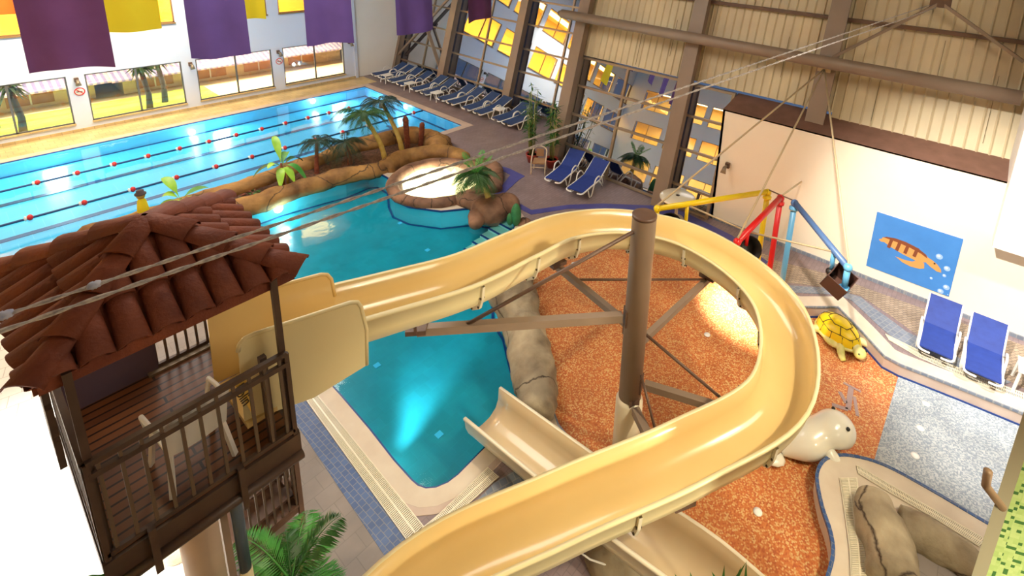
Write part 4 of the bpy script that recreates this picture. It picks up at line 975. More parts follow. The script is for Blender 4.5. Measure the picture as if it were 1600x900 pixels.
far = [(1.5, 17.3), (3.2, 17.35), (5.2, 17.3), (6.4, 17.45), (7.6, 17.6), (8.8, 17.7), (10, 17.55), (11.0, 17.35), (11.3, 16.6)]
tag(rocky(lift(far, .12), [.28, .3, .3, .34, .32, .38, .42, .46, .4], 2).build('rock_kerb', 'rock'), 'golden rock kerb of the planter next to the lap pool', 'rock')
tag(rocky(lift([(11.35, 16.9), (11.5, 16.2), (11.3, 15.6), (10.9, 15.3)], .12), [.42, .5, .45, .3], 5).build('boulder', 'rock'), 'rounded golden boulder closing the planter beside the deck', 'rock')
st(MB().prism([(1.5, 16.4), (9.2, 15.9), (10.8, 15.7), (11.2, 16.6), (10.6, 17.2), (8.8, 17.6), (1.5, 17.2)], -.05, .10).build('planter_soil', 'soil'))
# round plunge pool
jr = thing('plunge_pool', (JC.x, JC.y, 0), 'small round bright plunge pool ringed by brown rock', 'pool')
arcp = lambda a0, a1, r, z: [Vector((JC.x + r * math.cos(R(a)), JC.y + r * math.sin(R(a)), z)) for a in range(a0, a1 + 1, 15)]
P = arcp(0, 345, 1.47, .07)
N = len(P); n = 12; vs = []; PP = smooth_path(P, 3, True); N = len(PP)
for i, p in enumerate(PP):
    t = (PP[(i + 1) % N] - PP[i - 1]).normalized(); nn = Vector((-t.y, t.x, 0))
    for k_ in range(n):
        a = 2 * math.pi * k_ / n; d = nn * math.cos(a) + Vector((0, 0, .9)) * math.sin(a); q = p + d * .2
        vs.append(p + d * .2 * (1 + .22 * noise.noise(q * 2)))
MB().add(vs, [(i * n + k_, i * n + (k_ + 1) % n, ((i + 1) % N) * n + (k_ + 1) % n, ((i + 1) % N) * n + k_) for i in range(N) for k_ in range(n)], True).build('rock_rim', 'rockb', jr)
MB().lathe([(.01, -.82), (.9, -.80), (1.27, -.45), (1.31, .02), (1.36, .02), (1.36, -.85), (.01, -.86)], (JC.x, JC.y, 0), 40).build('bowl', 'bottombowl', jr)
b = MB(); n = 40; b.add([(JC.x, JC.y, .02)] + [(JC.x + 1.31 * math.cos(2 * math.pi * i / n), JC.y + 1.31 * math.sin(2 * math.pi * i / n), .02) for i in range(n)], [(0, i + 1, (i + 1) % n + 1) for i in range(n)])
b.build('water', 'wjac', jr)
MB().sphere(G(663, 281, -.3), .09, 12, 8, (1, 1, .6)).build('lamp', 'lampw', jr)
q = G(668, 284, -.25); point('plunge_lamp_glow', (q.x, q.y, -.2), 120, (1, .93, .72), .08)
tag(rocky(lift([(8.9, 15.35), (9.5, 15.65), (10.4, 15.5), (11.1, 14.9), (11.35, 14.0)], .10), [.30, .36, .38, .36, .28], 7).build('rock_kerb', 'rock'), 'thick golden rock bank behind the round plunge pool', 'rock')
tag(rocky(lift([(11.3, 13.9), (11.5, 13.0), (11.0, 12.2), (10.4, 11.6)], .10), [.25, .34, .30, .26], 8).build('rock_kerb', 'rockb'), 'brown rock edging between the plunge pool and the deck', 'rock')
tag(rocky(lift([(9.35, 12.1), (9.55, 11.3), (9.5, 10.8), (9.95, 10.65), (10.4, 10.75)], .10), [.22, .36, .48, .42, .30], 9).build('boulder', 'rockb'), 'brown boulder with a hollow where the single palm grows', 'rock')
tag(rocky(lift([(9.2, 10.9), (8.75, 10.55)], .02), [.30, .15], 10).build('rock_spur', 'rockb'), 'pointed brown rock tip reaching into the pool beside the steps', 'rock')
wl = [G(u, v, .3) for u, v in ((792, 452), (812, 480), (822, 520), (832, 560), (842, 600), (838, 640))]
wl = [(8.2, 8.2), (7.5, 7.75)] + [(p.x, p.y) for p in wl[1:]]
tag(rocky(lift(wl, .12), [.45, .5, .48, .44, .40, .38, .32], 12, .9, 18).build('rock_wall', 'rockg'), 'grey-brown rock wall between the pool and the orange splash floor', 'rock')
isl1 = [G(u, v, .25) for u, v in ((1365, 765), (1375, 805), (1392, 850), (1395, 905))]
tag(rocky(lift([(p.x, p.y) for p in isl1], .12), [.24, .30, .32, .32], 15, .9, 18).build('boulder', 'rockg'), 'long olive rock lying along the slatted grate on the island', 'rock')
isl2 = [G(u, v, .2) for u, v in ((1405, 808), (1450, 830), (1500, 860), (1540, 893))]
tag(rocky(lift([(p.x, p.y) for p in isl2], .06), [.26, .30, .28, .26], 16, .8, 18).build('boulder', 'rockg'), 'flat olive boulder beside the mosaic pillar on the island', 'rock')
c = G(965, 875, .1); tag(rocky(lift([(c.x - .35, c.y + .1), (c.x, c.y), (c.x + .5, c.y - .3)], .02), [.3, .42, .35], 18).build('boulder', 'rockg'), 'grey rock beside the lower slide at the bottom of the photo', 'rock')
c = G(845, 735, .2); tag(rocky(lift([(4.15, 4.35), (4.12, 4.1)], .10), [.22, .2], 19).build('rock_planter', 'rockg'), 'small hollow rock planter tucked beside the pale run-out of the slide', 'rock')
c = G(285, 815, .1); tag(rocky(lift([(c.x - .4, c.y + .3), (c.x, c.y), (c.x + .3, c.y - .2)], .05), [.35, .5, .4], 20).build('boulder', mat('pale_rockwork', (.62, .52, .36), .8, c2=(.74, .66, .50), nscale=3, bump=.4)), 'pale rock behind the tower pillar', 'rock')
tag(MB().tube([G(905, 862, .35), G(922, 874, .32), G(945, 882, .3), G(963, 888, .28), G(978, 902, .25)], .012, 8).build('white_hose', 'wplastic'), 'thin white hose lying over the grey rock at the bottom', 'hose')

# ================================================================== PLANTS
def frond(parent, base, az, L, rise, droop, m, lw=.16, n=16, name='frond', w0=.012, lf=.62, hs=(0, .5)):
    base = Vector(base); d = Vector((math.cos(az), math.sin(az), 0)); s = Vector((-d.y, d.x, 0)); b = MB(); P = []
    for i in range(n + 1):
        t = i / n; P.append(base + d * (L * (t - .12 * t * t)) + Vector((0, 0, L * (rise * t - droop * t * t))))
    b.tube(P, [w0 * (1 - .7 * i / n) for i in range(n + 1)], 5)
    for i in range(2, n + 1):
        t = i / n; ll = lw * (math.sin(math.pi * min(1, t * .85 + .1)) ** .6) * 1.0 + .02
        tg = (P[i] - P[i - 1]).normalized()
        for sg in (-1, 1):
            for hh in hs:
                p = P[i - 1].lerp(P[i], hh); dr = (s * sg * .85 + tg * .55 + Vector((0, 0, -.18 + random.uniform(-.15, .1)))).normalized()
                wv = tg * (ll * .085 + .004) * lf; e = p + dr * ll * random.uniform(.85, 1.1) + Vector((0, 0, -ll * .2))
                m_ = p.lerp(e, .5) + Vector((0, 0, ll * .05)); b.add([p, m_ + wv, e, m_ - wv], [(0, 1, 2, 3)])
    return b.build(name, m, parent)
def palm(loc, h, lean, L, nf, m, label, tm='trunk', r=.07, group=None, lw=.2, rise=.7, droop=.9, top=True, name='palm_tree', s0=0):
    o = thing(name, loc, label, 'palm', group); x, y, z = loc; tp = Vector((x + lean[0], y + lean[1], z + h))
    P = smooth_path([Vector((x, y, z - .1)), Vector((x + lean[0] * .25, y + lean[1] * .25, z + h * .4)), tp], 6)
    MB().tube(P, [r * (1.25 - .45 * i / (len(P) - 1)) for i in range(len(P))], 10, rfun=lambda i, a: 1 + .08 * (i % 2)).build('trunk', tm, o)
    if top: MB().sphere(tp - Vector((0, 0, r * 1.6)), r * 1.25, 10, 8, (1, 1, 1.5)).build('crown_shaft', 'trunkred', o)
    for i in range(nf):
        a = s0 + 2 * math.pi * i / nf * 1.0 + random.uniform(-.25, .25); frond(o, tp, a, L * random.uniform(.8, 1.1), rise * random.uniform(.4, 1.3), droop * random.uniform(.8, 1.2), m, lw)
    return o
palm((9.22, 15.85, .15), 1.75, (-.45, .5), 1.15, 17, 'palm', 'left of the two tall palms with bare yellow trunks in the planter', r=.075, lw=.26)
palm((10.0, 16.0, .15), 1.75, (-.1, 1.1), 1.05, 13, 'palmdark', 'right of the two tall palms with bare yellow trunks in the planter', r=.075, lw=.24, s0=1)
def stump(loc, h, lean, label):
    o = thing('palm_stump', loc, label, 'palm stump'); x, y, z = loc
    P = [Vector((x, y, z - .1)), Vector((x + lean * .5, y, z + h * .5)), Vector((x + lean, y, z + h))]; P = smooth_path(P, 5)
    MB().tube(P, [.10] * (len(P) - 1) + [.05], 9, rfun=lambda i, a: 1 + .25 * noise.noise(Vector((a * 3, i, x)))).build('trunk', 'trunkred', o)
    sp = MB()
    for i in range(60):
        t = random.random(); a = random.uniform(0, 6.28); c = P[0].lerp(P[-1], t); d = Vector((math.cos(a), math.sin(a), .5)); sd = Vector((-d.y, d.x, 0)) * .015; sp.add([c + d * .08 + sd, c + d * .17, c + d * .08 - sd], [(0, 1, 2)])
    tag(sp.build('leaf_bases', 'trunkred', o), None, None, None, 'stuff')
stump((10.45, 16.4, .15), 1.25, -.05, 'taller bare red fibrous palm stump in the planter'); stump((10.95, 16.3, .15), .85, .1, 'shorter bare red fibrous palm stump in the planter')
palm((7.25, 16.75, .12), .95, (.25, .35), .78, 15, 'palmdark', 'small dark palm with a red trunk between the banana plant and the tall palms', 'trunkred', .06, lw=.16, droop=1.1)
palm((8.35, 16.65, .12), .75, (-.05, .2), .98, 15, 'palmdark', 'spreading low dark palm left of the two tall palms', 'trunkred', .07, lw=.2, rise=.75, droop=1.1)
palm((9.62, 10.85, .2), 1.1, (-.35, .25), .85, 15, 'palm', 'single palm with a bright green heart on the boulder beside the plunge pool', r=.085, lw=.28, rise=.6, droop=1.0)
pp = [o for o in bpy.data.objects if o.get('label', '').startswith('single palm')][0]
for i in range(5): frond(pp, (9.27, 11.1, 1.3), i * 1.3 + .4, .55, 1.5, .5, 'palmb', .15)
def big_leaf(parent, base, az, L, w, rise, droop, m, name='leaf'):
    base = Vector(base); d = Vector((math.cos(az), math.sin(az), 0)); s = Vector((-d.y, d.x, 0)); vs = []; n = 9
    for i in range(n + 1):
        t = i / n; p = base + d * L * t + Vector((0, 0, L * (rise * t - droop * t * t))); ww = w * (0 if t < .2 else math.sin(math.pi * min(1, (t - .2) / .82)) ** .7) + .008
        vs += [p + s * ww + Vector((0, 0, ww * .35)), p, p - s * ww + Vector((0, 0, ww * .35))]
    fs = [(i * 3 + k, i * 3 + k + 1, i * 3 + k + 4, i * 3 + k + 3) for i in range(n) for k in range(2)]
    return MB().add(vs, fs, True).build(name, m, parent)
o = thing('banana_plant', (6.2, 16.7, .12), 'bright banana plant with broad leaves in the rock planter', 'plant')
for dx_, h in ((0, .7), (.12, .55), (-.1, .45)): MB().tube([(6.2 + dx_, 16.7, .0), (6.2 + dx_ * 1.4, 16.75, h + .12)], [.05, .035], 8).build('stem', 'trunk' if dx_ else 'trunkred', o)
for i, (az, L, ri, dr, m) in enumerate(((.3, .75, 1.1, 1.2, 'palm'), (2.8, .8, .9, 1.1, 'palm'), (1.4, .75, 2.0, .9, 'lime'), (4.2, .6, .7, 1.3, 'lime'), (5.4, .75, 1.0, 1.6, 'palmb'), (3.5, .5, 1.6, 1.2, 'lime'), (.9, .65, 1.4, 1.0, 'palmb'), (4.9, .55, .6, 1.2, 'lime'))):
    big_leaf(o, (6.22, 16.75, .65), az, L, .11, ri, dr, m)
o = thing('broadleaf_plant', (3.6, 16.9, .12), 'lime green broad-leaved plant showing above the roof ridge of the tower', 'plant')
for i, (az, L, ri, dr) in enumerate(((1.9, .6, 1.7, .8), (.1, .7, .6, .5), (3.2, .6, .5, .9), (2.7, .4, 1.4, 1.0), (5.2, .5, .6, .9), (4.2, .5, .5, .9))): big_leaf(o, (3.62, 16.9, .55), az, L, .13, ri, dr, 'lime' if i != 1 else 'palmb')
MB().tube([(3.6, 16.9, .0), (3.62, 16.9, .6)], .03, 8).build('stem', 'cane', o)
# small yellow figure standing in the water behind the roof ridge
c = G(222, 328, -.05); c = Vector((2.35, 17.3, 0)); o = thing('garden_figure', (c.x, c.y, .2), 'small yellow figure with a brown hat showing above the roof peak', 'statue')
fx, fz = WY(222, 318, 17.35).x, .30; fy = 17.35
MB().lathe([(.12, fz - .3), (.13, fz + .1), (.10, fz + .34), (.06, fz + .42)], (fx, fy, 0), 16).build('body', 'yellowcloth', o)
MB().sphere((fx, fy, fz + .50), .10, 12, 8).build('head', 'trunk', o)
MB().lathe([(.13, fz + .54), (.13, fz + .57), (.09, fz + .58), (.085, fz + .66), (.03, fz + .68)], (fx, fy, 0), 16).build('hat', 'bark', o)
# bamboo in pots
def bamboo(x, y, n, h, label, seed):
    random.seed(seed); o = thing('potted_bamboo', (x, y, 0), label, 'plant'); MB().lathe([(.15, 0), (.23, .28), (.25, .34), (.22, .34), (.19, .28)], (x, y, 0), 20).build('pot', 'terracotta', o)
    MB().lathe([(.01, .29), (.2, .29)], (x, y, 0), 16).build('soil', 'soil', o)
    for i in range(n):
        a = random.uniform(0, 6.28); r = random.uniform(.03, .16); hh = h * random.uniform(.7, 1.05); t = Vector((x + r * math.cos(a) * 2.2, y + r * math.sin(a) * 2.2, hh)); p = Vector((x + r * math.cos(a), y + r * math.sin(a), .27))
        MB().tube([p, p.lerp(t, .5) + Vector((0, 0, .05)), t], [.017, .015, .010], 6).build('cane', 'cane', o)
        lf = MB()
        for k in range(26):
            q = p.lerp(t, random.uniform(.3, 1)); a2 = random.uniform(0, 6.28); d = Vector((math.cos(a2), math.sin(a2), random.uniform(-.5, .4))) * random.uniform(.2, .36); s = Vector((-d.y, d.x, 0)) * .10; lf.add([q, q + d * .5 + s, q + d, q + d * .5 - s], [(0, 1, 2, 3)])
        lf.build('leaves', 'palm', o)['kind'] = 'stuff'
bamboo(12.98, 12.35, 9, 3.1, 'tall potted bamboo left of the leaning column', 3); bamboo(13.15, 11.55, 8, 2.8, 'potted bamboo right of the leaning column, behind the cream armchair', 4)
# cactus and little rock by the steps
c = G(806, 352, .0); o = thing('cactus', (c.x, c.y, 0), 'green paddle-shaped cactus figure beside the pool steps', 'plant')
MB().sphere((c.x, c.y, .34), .36, 14, 10, (.42, .42, 1)).build('stem', 'cactus', o); MB().sphere((c.x - .12, c.y + .12, .2), .2, 12, 8, (.5, .5, 1)).build('side_stem', 'cactus', o)
MB().sphere((c.x + .22, c.y - .1, .04), .22, 12, 8, (1, .8, .5), lambda d: 1 + .2 * noise.noise(d * 3)).build('stone', 'rockb', o)
# big palm low left
random.seed(11)
c = G(455, 905, .9); o = thing('areca_palm', (c.x, c.y, 0), 'bushy bright green palm at the bottom edge beside the tower', 'palm')
MB().lathe([(.16, 0), (.2, .4), (.17, .4)], (c.x, c.y, 0), 14).build('pot', 'trunkred', o)
for i in range(6): MB().tube([(c.x + .04 * math.cos(i), c.y + .04 * math.sin(i), .35), (c.x + .12 * math.cos(i), c.y + .12 * math.sin(i), .95)], .016, 6).build('stem', 'cane', o)
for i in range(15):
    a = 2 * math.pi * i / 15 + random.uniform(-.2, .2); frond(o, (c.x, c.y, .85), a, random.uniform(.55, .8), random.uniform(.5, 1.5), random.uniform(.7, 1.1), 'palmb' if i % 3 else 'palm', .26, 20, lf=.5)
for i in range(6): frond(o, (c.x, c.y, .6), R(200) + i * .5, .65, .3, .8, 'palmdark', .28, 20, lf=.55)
c = G(1145, 915, .3); o = thing('leafy_shrub', (c.x, c.y, 0), 'few pointed green leaves poking up at the bottom edge over the lower slide', 'plant')
cz = Vector(G(1145, 925, 1.35)); o.location = (cz.x, cz.y, 0); LOC[o.name] = Vector((cz.x, cz.y, 0))
MB().tube([(cz.x, cz.y, 0), (cz.x, cz.y, 1.25)], .03, 8).build('stem', 'cane', o)
for px, py, qx, qy in ((1165, 905, 1166, 876), (1150, 905, 1166, 878), (1130, 905, 1132, 882), (1118, 905, 1112, 893), (1082, 908, 1078, 893), (1060, 908, 1054, 896), (1150, 908, 1158, 885)):
    a = G(px, py, 1.25); e = G(qx, qy, 1.42); s = (e - a).cross(Vector((.6, .5, -.6))).normalized() * .02; m_ = a.lerp(e, .5)
    base = Vector((cz.x, cz.y, 1.2)); MB().add([base, a + s, e, a - s], [(0, 1, 2, 3)]).build('leaf', 'palm', o)
# leaves in the tower corner and litter plants in the planter
o = thing('trailing_plant', (TX0 - .05, TY0 - .05, TZ), 'tuft of green leaves at the outer corner of the tower floor', 'plant')
for i, a in enumerate((2.6, 3.4, 4.3)): big_leaf(o, (TX0 - .04, TY0 - .02, TZ - .12), a, .22, .022, .3, .6, 'palmb')
random.seed(5)
o = thing('creeping_plant', (4.4, 16.85, .1), 'low creeping leaves in the planter between the two rock kerbs', 'plant')
for i in range(26):
    x = 3.6 + random.random() * 1.9; big_leaf(o, (x, 16.78 + random.uniform(-.1, .1), .10), random.uniform(0, 6.28), .22, .05, .5, .7, 'palm' if i % 2 else 'trunkred')

# ================================================================== WATER PLAY ARMS
def post_height(u, v, P):
    r = ray(u, v); return HC + r.z / math.hypot(r.x, r.y) * math.hypot(P[0], P[1])
pf = {}
specs = dict(yellow=((11.22, 3.12), (1199, 305), (1027, 326), 'yellow', 'yellow'), red=((11.08, 2.86), (1219, 314), (1152, 378), 'red', 'red'), blue=((11.05, 2.56), (1241, 322), (1325, 418), 'lblue', 'dblue'))
BR = LEAN(1288, 108, 13.2)
def hinge(c, r, m, parent, nm='elbow'): MB().sphere(c, r, 12, 8).build(nm, m, parent)
lab = dict(yellow='yellow pipe post with a long level arm and a dark bucket', red='red pipe post with an arm and a dark round bucket behind the slide', blue='blue pipe post with a sloping arm and a brown square bucket')
for kx, (P, top, end, m1, m2) in specs.items():
    az = math.atan2(ray(*top).y, ray(*top).x); rho = math.hypot(*P); P = (rho * math.cos(az), rho * math.sin(az)); z = post_height(*top, P); e = G(end[0], end[1], z)
    o = thing('water_play_arm', (P[0], P[1], -.3), lab[kx], 'water toy')
    T = Vector((P[0], P[1], z))
    MB().tube([(P[0], P[1], -.3), T], .062, 14).build('post', m1, o)
    MB().tube([T + Vector((0, 0, .09)), e], .062, 14).build('arm', m2, o)
    hinge(T + Vector((0, 0, .07)), .085, m2, o); hinge(e, .08, m1, o)
    MB().lathe([(.10, z - .08), (.10, z - .03)], (P[0], P[1], 0), 16).build('collar', m1, o)
    a = T.lerp(e, .78 if kx != 'yellow' else .74)
    pf[kx] = (T, e, a)
    if kx == 'blue':
        MB().tube([e, e - Vector((0, 0, .42))], .055, 12).build('nozzle', m1, o); MB().lathe([(.10, e.z - .46), (.10, e.z - .41)], (e.x, e.y, 0), 16).build('nozzle_flange', m1, o)
        MB().tube([a, a - Vector((0, 0, .40))], .045, 12).build('hanger', m1, o)
        hinge(a - Vector((0, 0, .44)), .09, 'black', o, 'hinge_joint')
        c = a.lerp(e, .62) - Vector((0, 0, .42)); u_ = (e - a); u_.z = 0; u_.normalize(); w_ = Vector((-u_.y, u_.x, 0))
        mxx = Matrix.Translation(c) @ Matrix((u_, w_, Vector((0, 0, 1)))).transposed().to_4x4() @ Matrix.Rotation(R(32), 4, 'Y') @ Matrix.Rotation(R(38), 4, 'Z')
        b = MB(); h = .20; t_ = .012
        for q0, q1 in (((-h, -h, -h), (h, -h + t_, h)), ((-h, h - t_, -h), (h, h, h)), ((-h, -h, -h), (-h + t_, h, h)), ((h - t_, -h, -h), (h, h, h)), ((-h, -h, -h), (h, h, -h + t_))): b.box(q0, q1, mxx)
        b.build('bucket', mat('bucket_brown', (.075, .032, .022), .4), o)
    else:
        MB().tube([a, a - Vector((0, 0, .62 if kx == 'yellow' else .3))], .04, 12).build('hanger', m1, o)
        MB().tube([e, e - Vector((0, 0, .62 if kx == 'yellow' else .2))], .05, 12).build('nozzle', m1, o)
        c = a.lerp(e, .55 if kx == 'yellow' else -.1) - Vector((0, 0, .42 if kx == 'yellow' else .38)); 
        d = Vector((-.75, -.5, .45)).normalized(); s_ = d.cross(Vector((0, 0, 1))).normalized(); u_ = s_.cross(d)
        b = MB(); vs = []; n = 20; prof = [(.26, .16), (.25, .165), (.22, -.16), (.0, -.18)]
        for r__, zz in [(.26, .18), (.22, -.18), (.0, -.2), (.0, -.17), (.20, -.15), (.245, .18)]:
            for q in range(n): an = 2 * math.pi * q / n; vs.append(c + (s_ * math.cos(an) + u_ * math.sin(an)) * r__ + d * zz)
        b.add(vs, [(i * n + q, i * n + (q + 1) % n, ((i + 1) % 6) * n + (q + 1) % n, ((i + 1) % 6) * n + q) for i in range(6) for q in range(n)], True); b.build('bucket', 'black', o)
o = thing('support_bracket', tuple(BR), 'small bracket under the round beam where the cream stays meet', 'bracket'); MB().box(BR - Vector((.05, .16, .07)), BR + Vector((.05, .16, .05))).build('plate', 'stay', o); MB().lathe([(.03, BR.z + .05), (.03, BR.z + .14)], BR * 1 - Vector((0, 0, BR.z)), 8).build('bolt', 'steeldark', o)
for kx, nm in (('yellow', 'to the end of the yellow arm'), ('red', 'to the red arm'), ('blue', 'to the end of the blue arm')):
    e = pf[kx][1]; tag(MB().tube([BR, e + Vector((0, 0, .08))], .022, 8).build('stay_rod', 'stay'), 'cream stay rod running from the beam bracket ' + nm, 'rod', None)
tag(MB().tube([pf['yellow'][0] + Vector((0, 0, .14)), pf['red'][0] + Vector((0, 0, .14)), pf['blue'][0] + Vector((0, 0, .12))], .016, 8).build('link_rod', 'steeldark'), 'thin dark rod linking the tops of the three coloured posts', 'rod')
tag(MB().tube([pf['red'][0] + Vector((0, 0, .12)), WX(1252, 284, 13.88)], .022, 8).build('wall_rod', 'stay'), 'cream rod from the red post top back to the white wall', 'rod')
tag(MB().tube([pf['yellow'][2], pf['red'][2]], .02, 8).build('spacer_rod', 'stay'), 'cream spacer rod between the yellow and red arms', 'rod')
tag(MB().tube([pf['red'][2], pf['blue'][2]], .02, 8).build('spacer_rod', 'stay'), 'cream spacer rod between the red and blue arms', 'rod')

# ================================================================== ROPES, FLAGS, LANE ROPES
def rope(p, q, r, label, knots=()):
    o = thing('rope', tuple(p), label, 'rope'); n = 60; P = [p.lerp(q, i / n) - Vector((0, 0, 0 * math.sin(math.pi * i / n))) for i in range(n + 1)]
    d = (q - p).normalized(); s = d.cross(Vector((0, 0, 1))).normalized(); u = s.cross(d)
    for ph in (0, math.pi):
        n2 = 420; st2 = []
        for i in range(n2 + 1):
            t = i / n2; c = p.lerp(q, t) - Vector((0, 0, 0 * math.sin(math.pi * t))); a = ph + t * (q - p).length * 18; st2.append(c + (s * math.cos(a) + u * math.sin(a)) * r * .55)
        MB().tube(st2, r * .62, 5).build('strand', 'rope', o)
    for t, kr in knots: MB().sphere(p.lerp(q, t) - Vector((0, 0, 0 * math.sin(math.pi * t))), kr, 12, 8, (1.5, 1, .9), lambda dd: 1 + .35 * noise.noise(dd * 3)).build('knot', 'ropeblue', o)
# both ropes run from just in front of the tower to the brace high on the right wall
ra, rb = LEAN(1452, 8, 13.1), LEAN(1462, 12, 13.1)
s1 = G(-140, 527, 6.45); s2 = G(-140, 549, 6.45)
s1 = G(0, 495, 6.3); s1 = s1 - (ra - s1) * .03; s2 = G(0, 518, 6.3); s2 = s2 - (rb - s2) * .03
rope(s1, ra, .012, 'upper twisted rope with two blue knots crossing above the tower roof', ((.03, .026), (.052, .024)))
rope(s2, rb, .012, 'lower twisted rope crossing above the tower roof')
def flag(x0, x1, y0, y1, zb, zt, m, label, seed, group=None):
    random.seed(seed); vs = []; nx, nz = 24, 14
    for j in range(nz + 1):
        z = zb + (zt - zb) * j / nz
        for i in range(nx + 1):
            t = i / nx; sag = .05 * math.sin(math.pi * t) * (1 - j / nz); w = .05 * math.sin(t * 9 + seed + j * .15) * (.4 + .6 * (1 - j / nz))
            vs.append(Vector((x0 + (x1 - x0) * t, y0 + (y1 - y0) * t + w, z + sag * (1 if seed % 2 else -1))))
    k_ = nx + 1; fs = [(j * k_ + i, j * k_ + i + 1, (j + 1) * k_ + i + 1, (j + 1) * k_ + i) for j in range(nz) for i in range(nx)]
    o = thing('hanging_banner', (x0, y0, zb), label, 'banner', group)
    b = MB().add(vs, fs, True); back = [v + Vector((0, .008, 0)) for v in vs]; b.add(back, [f[::-1] for f in fs], True); b.build('cloth', m, o)
    MB().tube([(x0 - .05, y0, zt), (x1 + .05, y1, zt)], .02, 8).build('top_rod', 'steeldark', o)
    for x, y in ((x0, y0), (x1, y1)): MB().tube([(x, y, zt), (x, y, 10.95)], .006, 5).build('cord', 'steeldark', o)
flag(1.12, 2.30, 14.35, 14.0, 5.2, 8.6, 'plum', 'leftmost large plum banner in front of the pale wall', 1)
flag(3.56, 4.64, 13.82, 13.62, 5.2, 8.6, 'purple', 'second purple banner from the left', 2)
flag(5.88, 6.94, 13.48, 13.19, 5.2, 8.6, 'purple', 'third purple banner, left of the white corner', 3)
flag(8.32, 9.66, 13.4, 13.5, 5.2, 8.8, 'purple', 'fourth purple banner in front of the crossed braces', 4)
flag(11.1, 12.5, 13.63, 14.0, 5.2, 8.8, 'plum', 'rightmost purple banner in front of the glass wall', 5)
flag(2.7, 4.05, 18.33, 17.94, 5.2, 8.2, 'yellowcloth', 'yellow banner right of the leftmost plum banner', 6)
flag(5.7, 6.62, 18.0, 17.83, 5.22, 8.2, 'yellowcloth', 'smaller yellow banner right of the second purple banner', 7)
flag(.2, 2.4, 23.2, 22.6, 5.2, 7.6, 'orangecloth', 'orange banner at the upper left corner', 8)
flag(7.2, 8.6, 22.6, 22.2, 6.4, 8.6, 'orangecloth', 'far orange banner high above the lap pool', 9) if 0 else None
for y, xs_, nm in ((22.4, [2.3 + .905 * i for i in range(-6, 11)], 'far'), (19.87, [2.05 + 1.1 * i for i in range(-5, 11)], 'near')):
    o = thing('lane_rope', (-12, y, -.05), 'floating lane rope with red floats, the one %s' % ('nearer the windows' if nm == 'far' else 'nearer the rock planter'), 'lane rope')
    MB().tube([(-12, y, -.045), (13.5, y, -.045)], .035, 8).build('rope', 'cable', o)
    for x in xs_: 
        f = MB().sphere((x, y, -.03), .085, 12, 8, (.8, 1, 1)).build('float', 'floatred', o); MB().lathe([(.045, 0), (.045, .02)], (0, 0, 0), 10)
        MB().sphere((x - .09, y, -.03), .07, 10, 6, (.5, 1, 1)).build('white_half', 'wplastic', f)

# ================================================================== STATUES
# turtle
tc_ = G(1308, 530, -.3); hd = (G(1342, 553, -.3) - G(1285, 505, -.3)); hd.z = 0; hd.normalize(); sd_ = Vector((-hd.y, hd.x, 0)); T0 = Vector((tc_.x, tc_.y, -.3))
def TL(x, y, z): return T0 + hd * x + sd_ * y + Vector((0, 0, z))
o = thing('turtle_statue', tuple(T0), 'yellow turtle statue with a patterned shell in the corner of the orange floor', 'statue')
vs = []; n, m_ = 28, 9; LX, LY, LH = .52, .36, .36
def shell(u, v): # u angle, v 0..1 from top to rim
    r = math.sin(v * math.pi / 2); return TL(LX * r * math.cos(u), LY * r * math.sin(u) * (1 - .12 * math.cos(u) * r), .16 + LH * max(0, math.cos(v * math.pi / 2)) ** .8)
vs = [shell(2 * math.pi * k_ / n, (j + .001) / m_) for j in range(m_ + 1) for k_ in range(n)]
fs = [(j * n + k_, j * n + (k_ + 1) % n, (j + 1) * n + (k_ + 1) % n, (j + 1) * n + k_) for j in range(m_) for k_ in range(n)]
so = MB().add(vs, fs, True).build('shell', 'turtley', o)
ln = MB(); up = Vector((0, 0, .006))
for k_ in range(6):
    a = 2 * math.pi * k_ / 6; ln.tube([shell(a, .32) + up, shell(a + math.pi / 6, .36) + up, shell(a + math.pi / 3, .32) + up], .009, 5)
    ln.tube([shell(a, .32) + up, shell(a, .5) + up, shell(a, .66) + up], .009, 5)
for k_ in range(12):
    a = 2 * math.pi * k_ / 12; ln.tube([shell(a, .66 if k_ % 2 == 0 else .72) + up, shell(a + math.pi / 6, .72 if k_ % 2 == 0 else .66) + up], .009, 5); ln.tube([shell(a + .12, .7) + up, shell(a + .12, .97) + up], .008, 5)
tag(ln.build('shell_pattern', 'seam', so), None, None)
MB().tube([shell(2 * math.pi * k_ / 28, 1) - Vector((0, 0, .02)) for k_ in range(29)], .035, 8).build('shell_rim', 'turtleg', o)
MB().sphere(TL(0, 0, .13), .46, 20, 10, (1.0, .75, .28)).build('body', 'turtleg', o)
bo_ = [x for x in o.children if x.name.startswith('body')][0]
hb = MB(); hb.tube(smooth_path([TL(.36, 0, .15), TL(.46, -.02, .19), TL(.56, -.05, .18)], 5), [.12] * 4 + [.10] * 4 + [.09] * 3, 12); hb.sphere(TL(.61, -.06, .17), .13, 14, 10, (1.15, 1, .85)); hb.build('head', 'turtleg', o)
for sg in (-1, 1): MB().sphere(TL(.66, -.06 + sg * .10, .22), .025, 8, 6).build('eye', 'eye', o)
for x, y, a in ((.36, .34, .5), (.36, -.34, -.5), (-.34, .30, 2.4), (-.34, -.30, -2.4)):
    MB().tube(smooth_path([TL(x * .7, y * .7, .14), TL(x + .08 * math.cos(a), y + .12 * math.sin(a), .10), TL(x + .20 * math.cos(a), y + .2 * math.sin(a), .04)], 4), [.09, .09, .085, .08, .075, .07, .065, .06, .05], 10).build('flipper', 'turtleg', o)
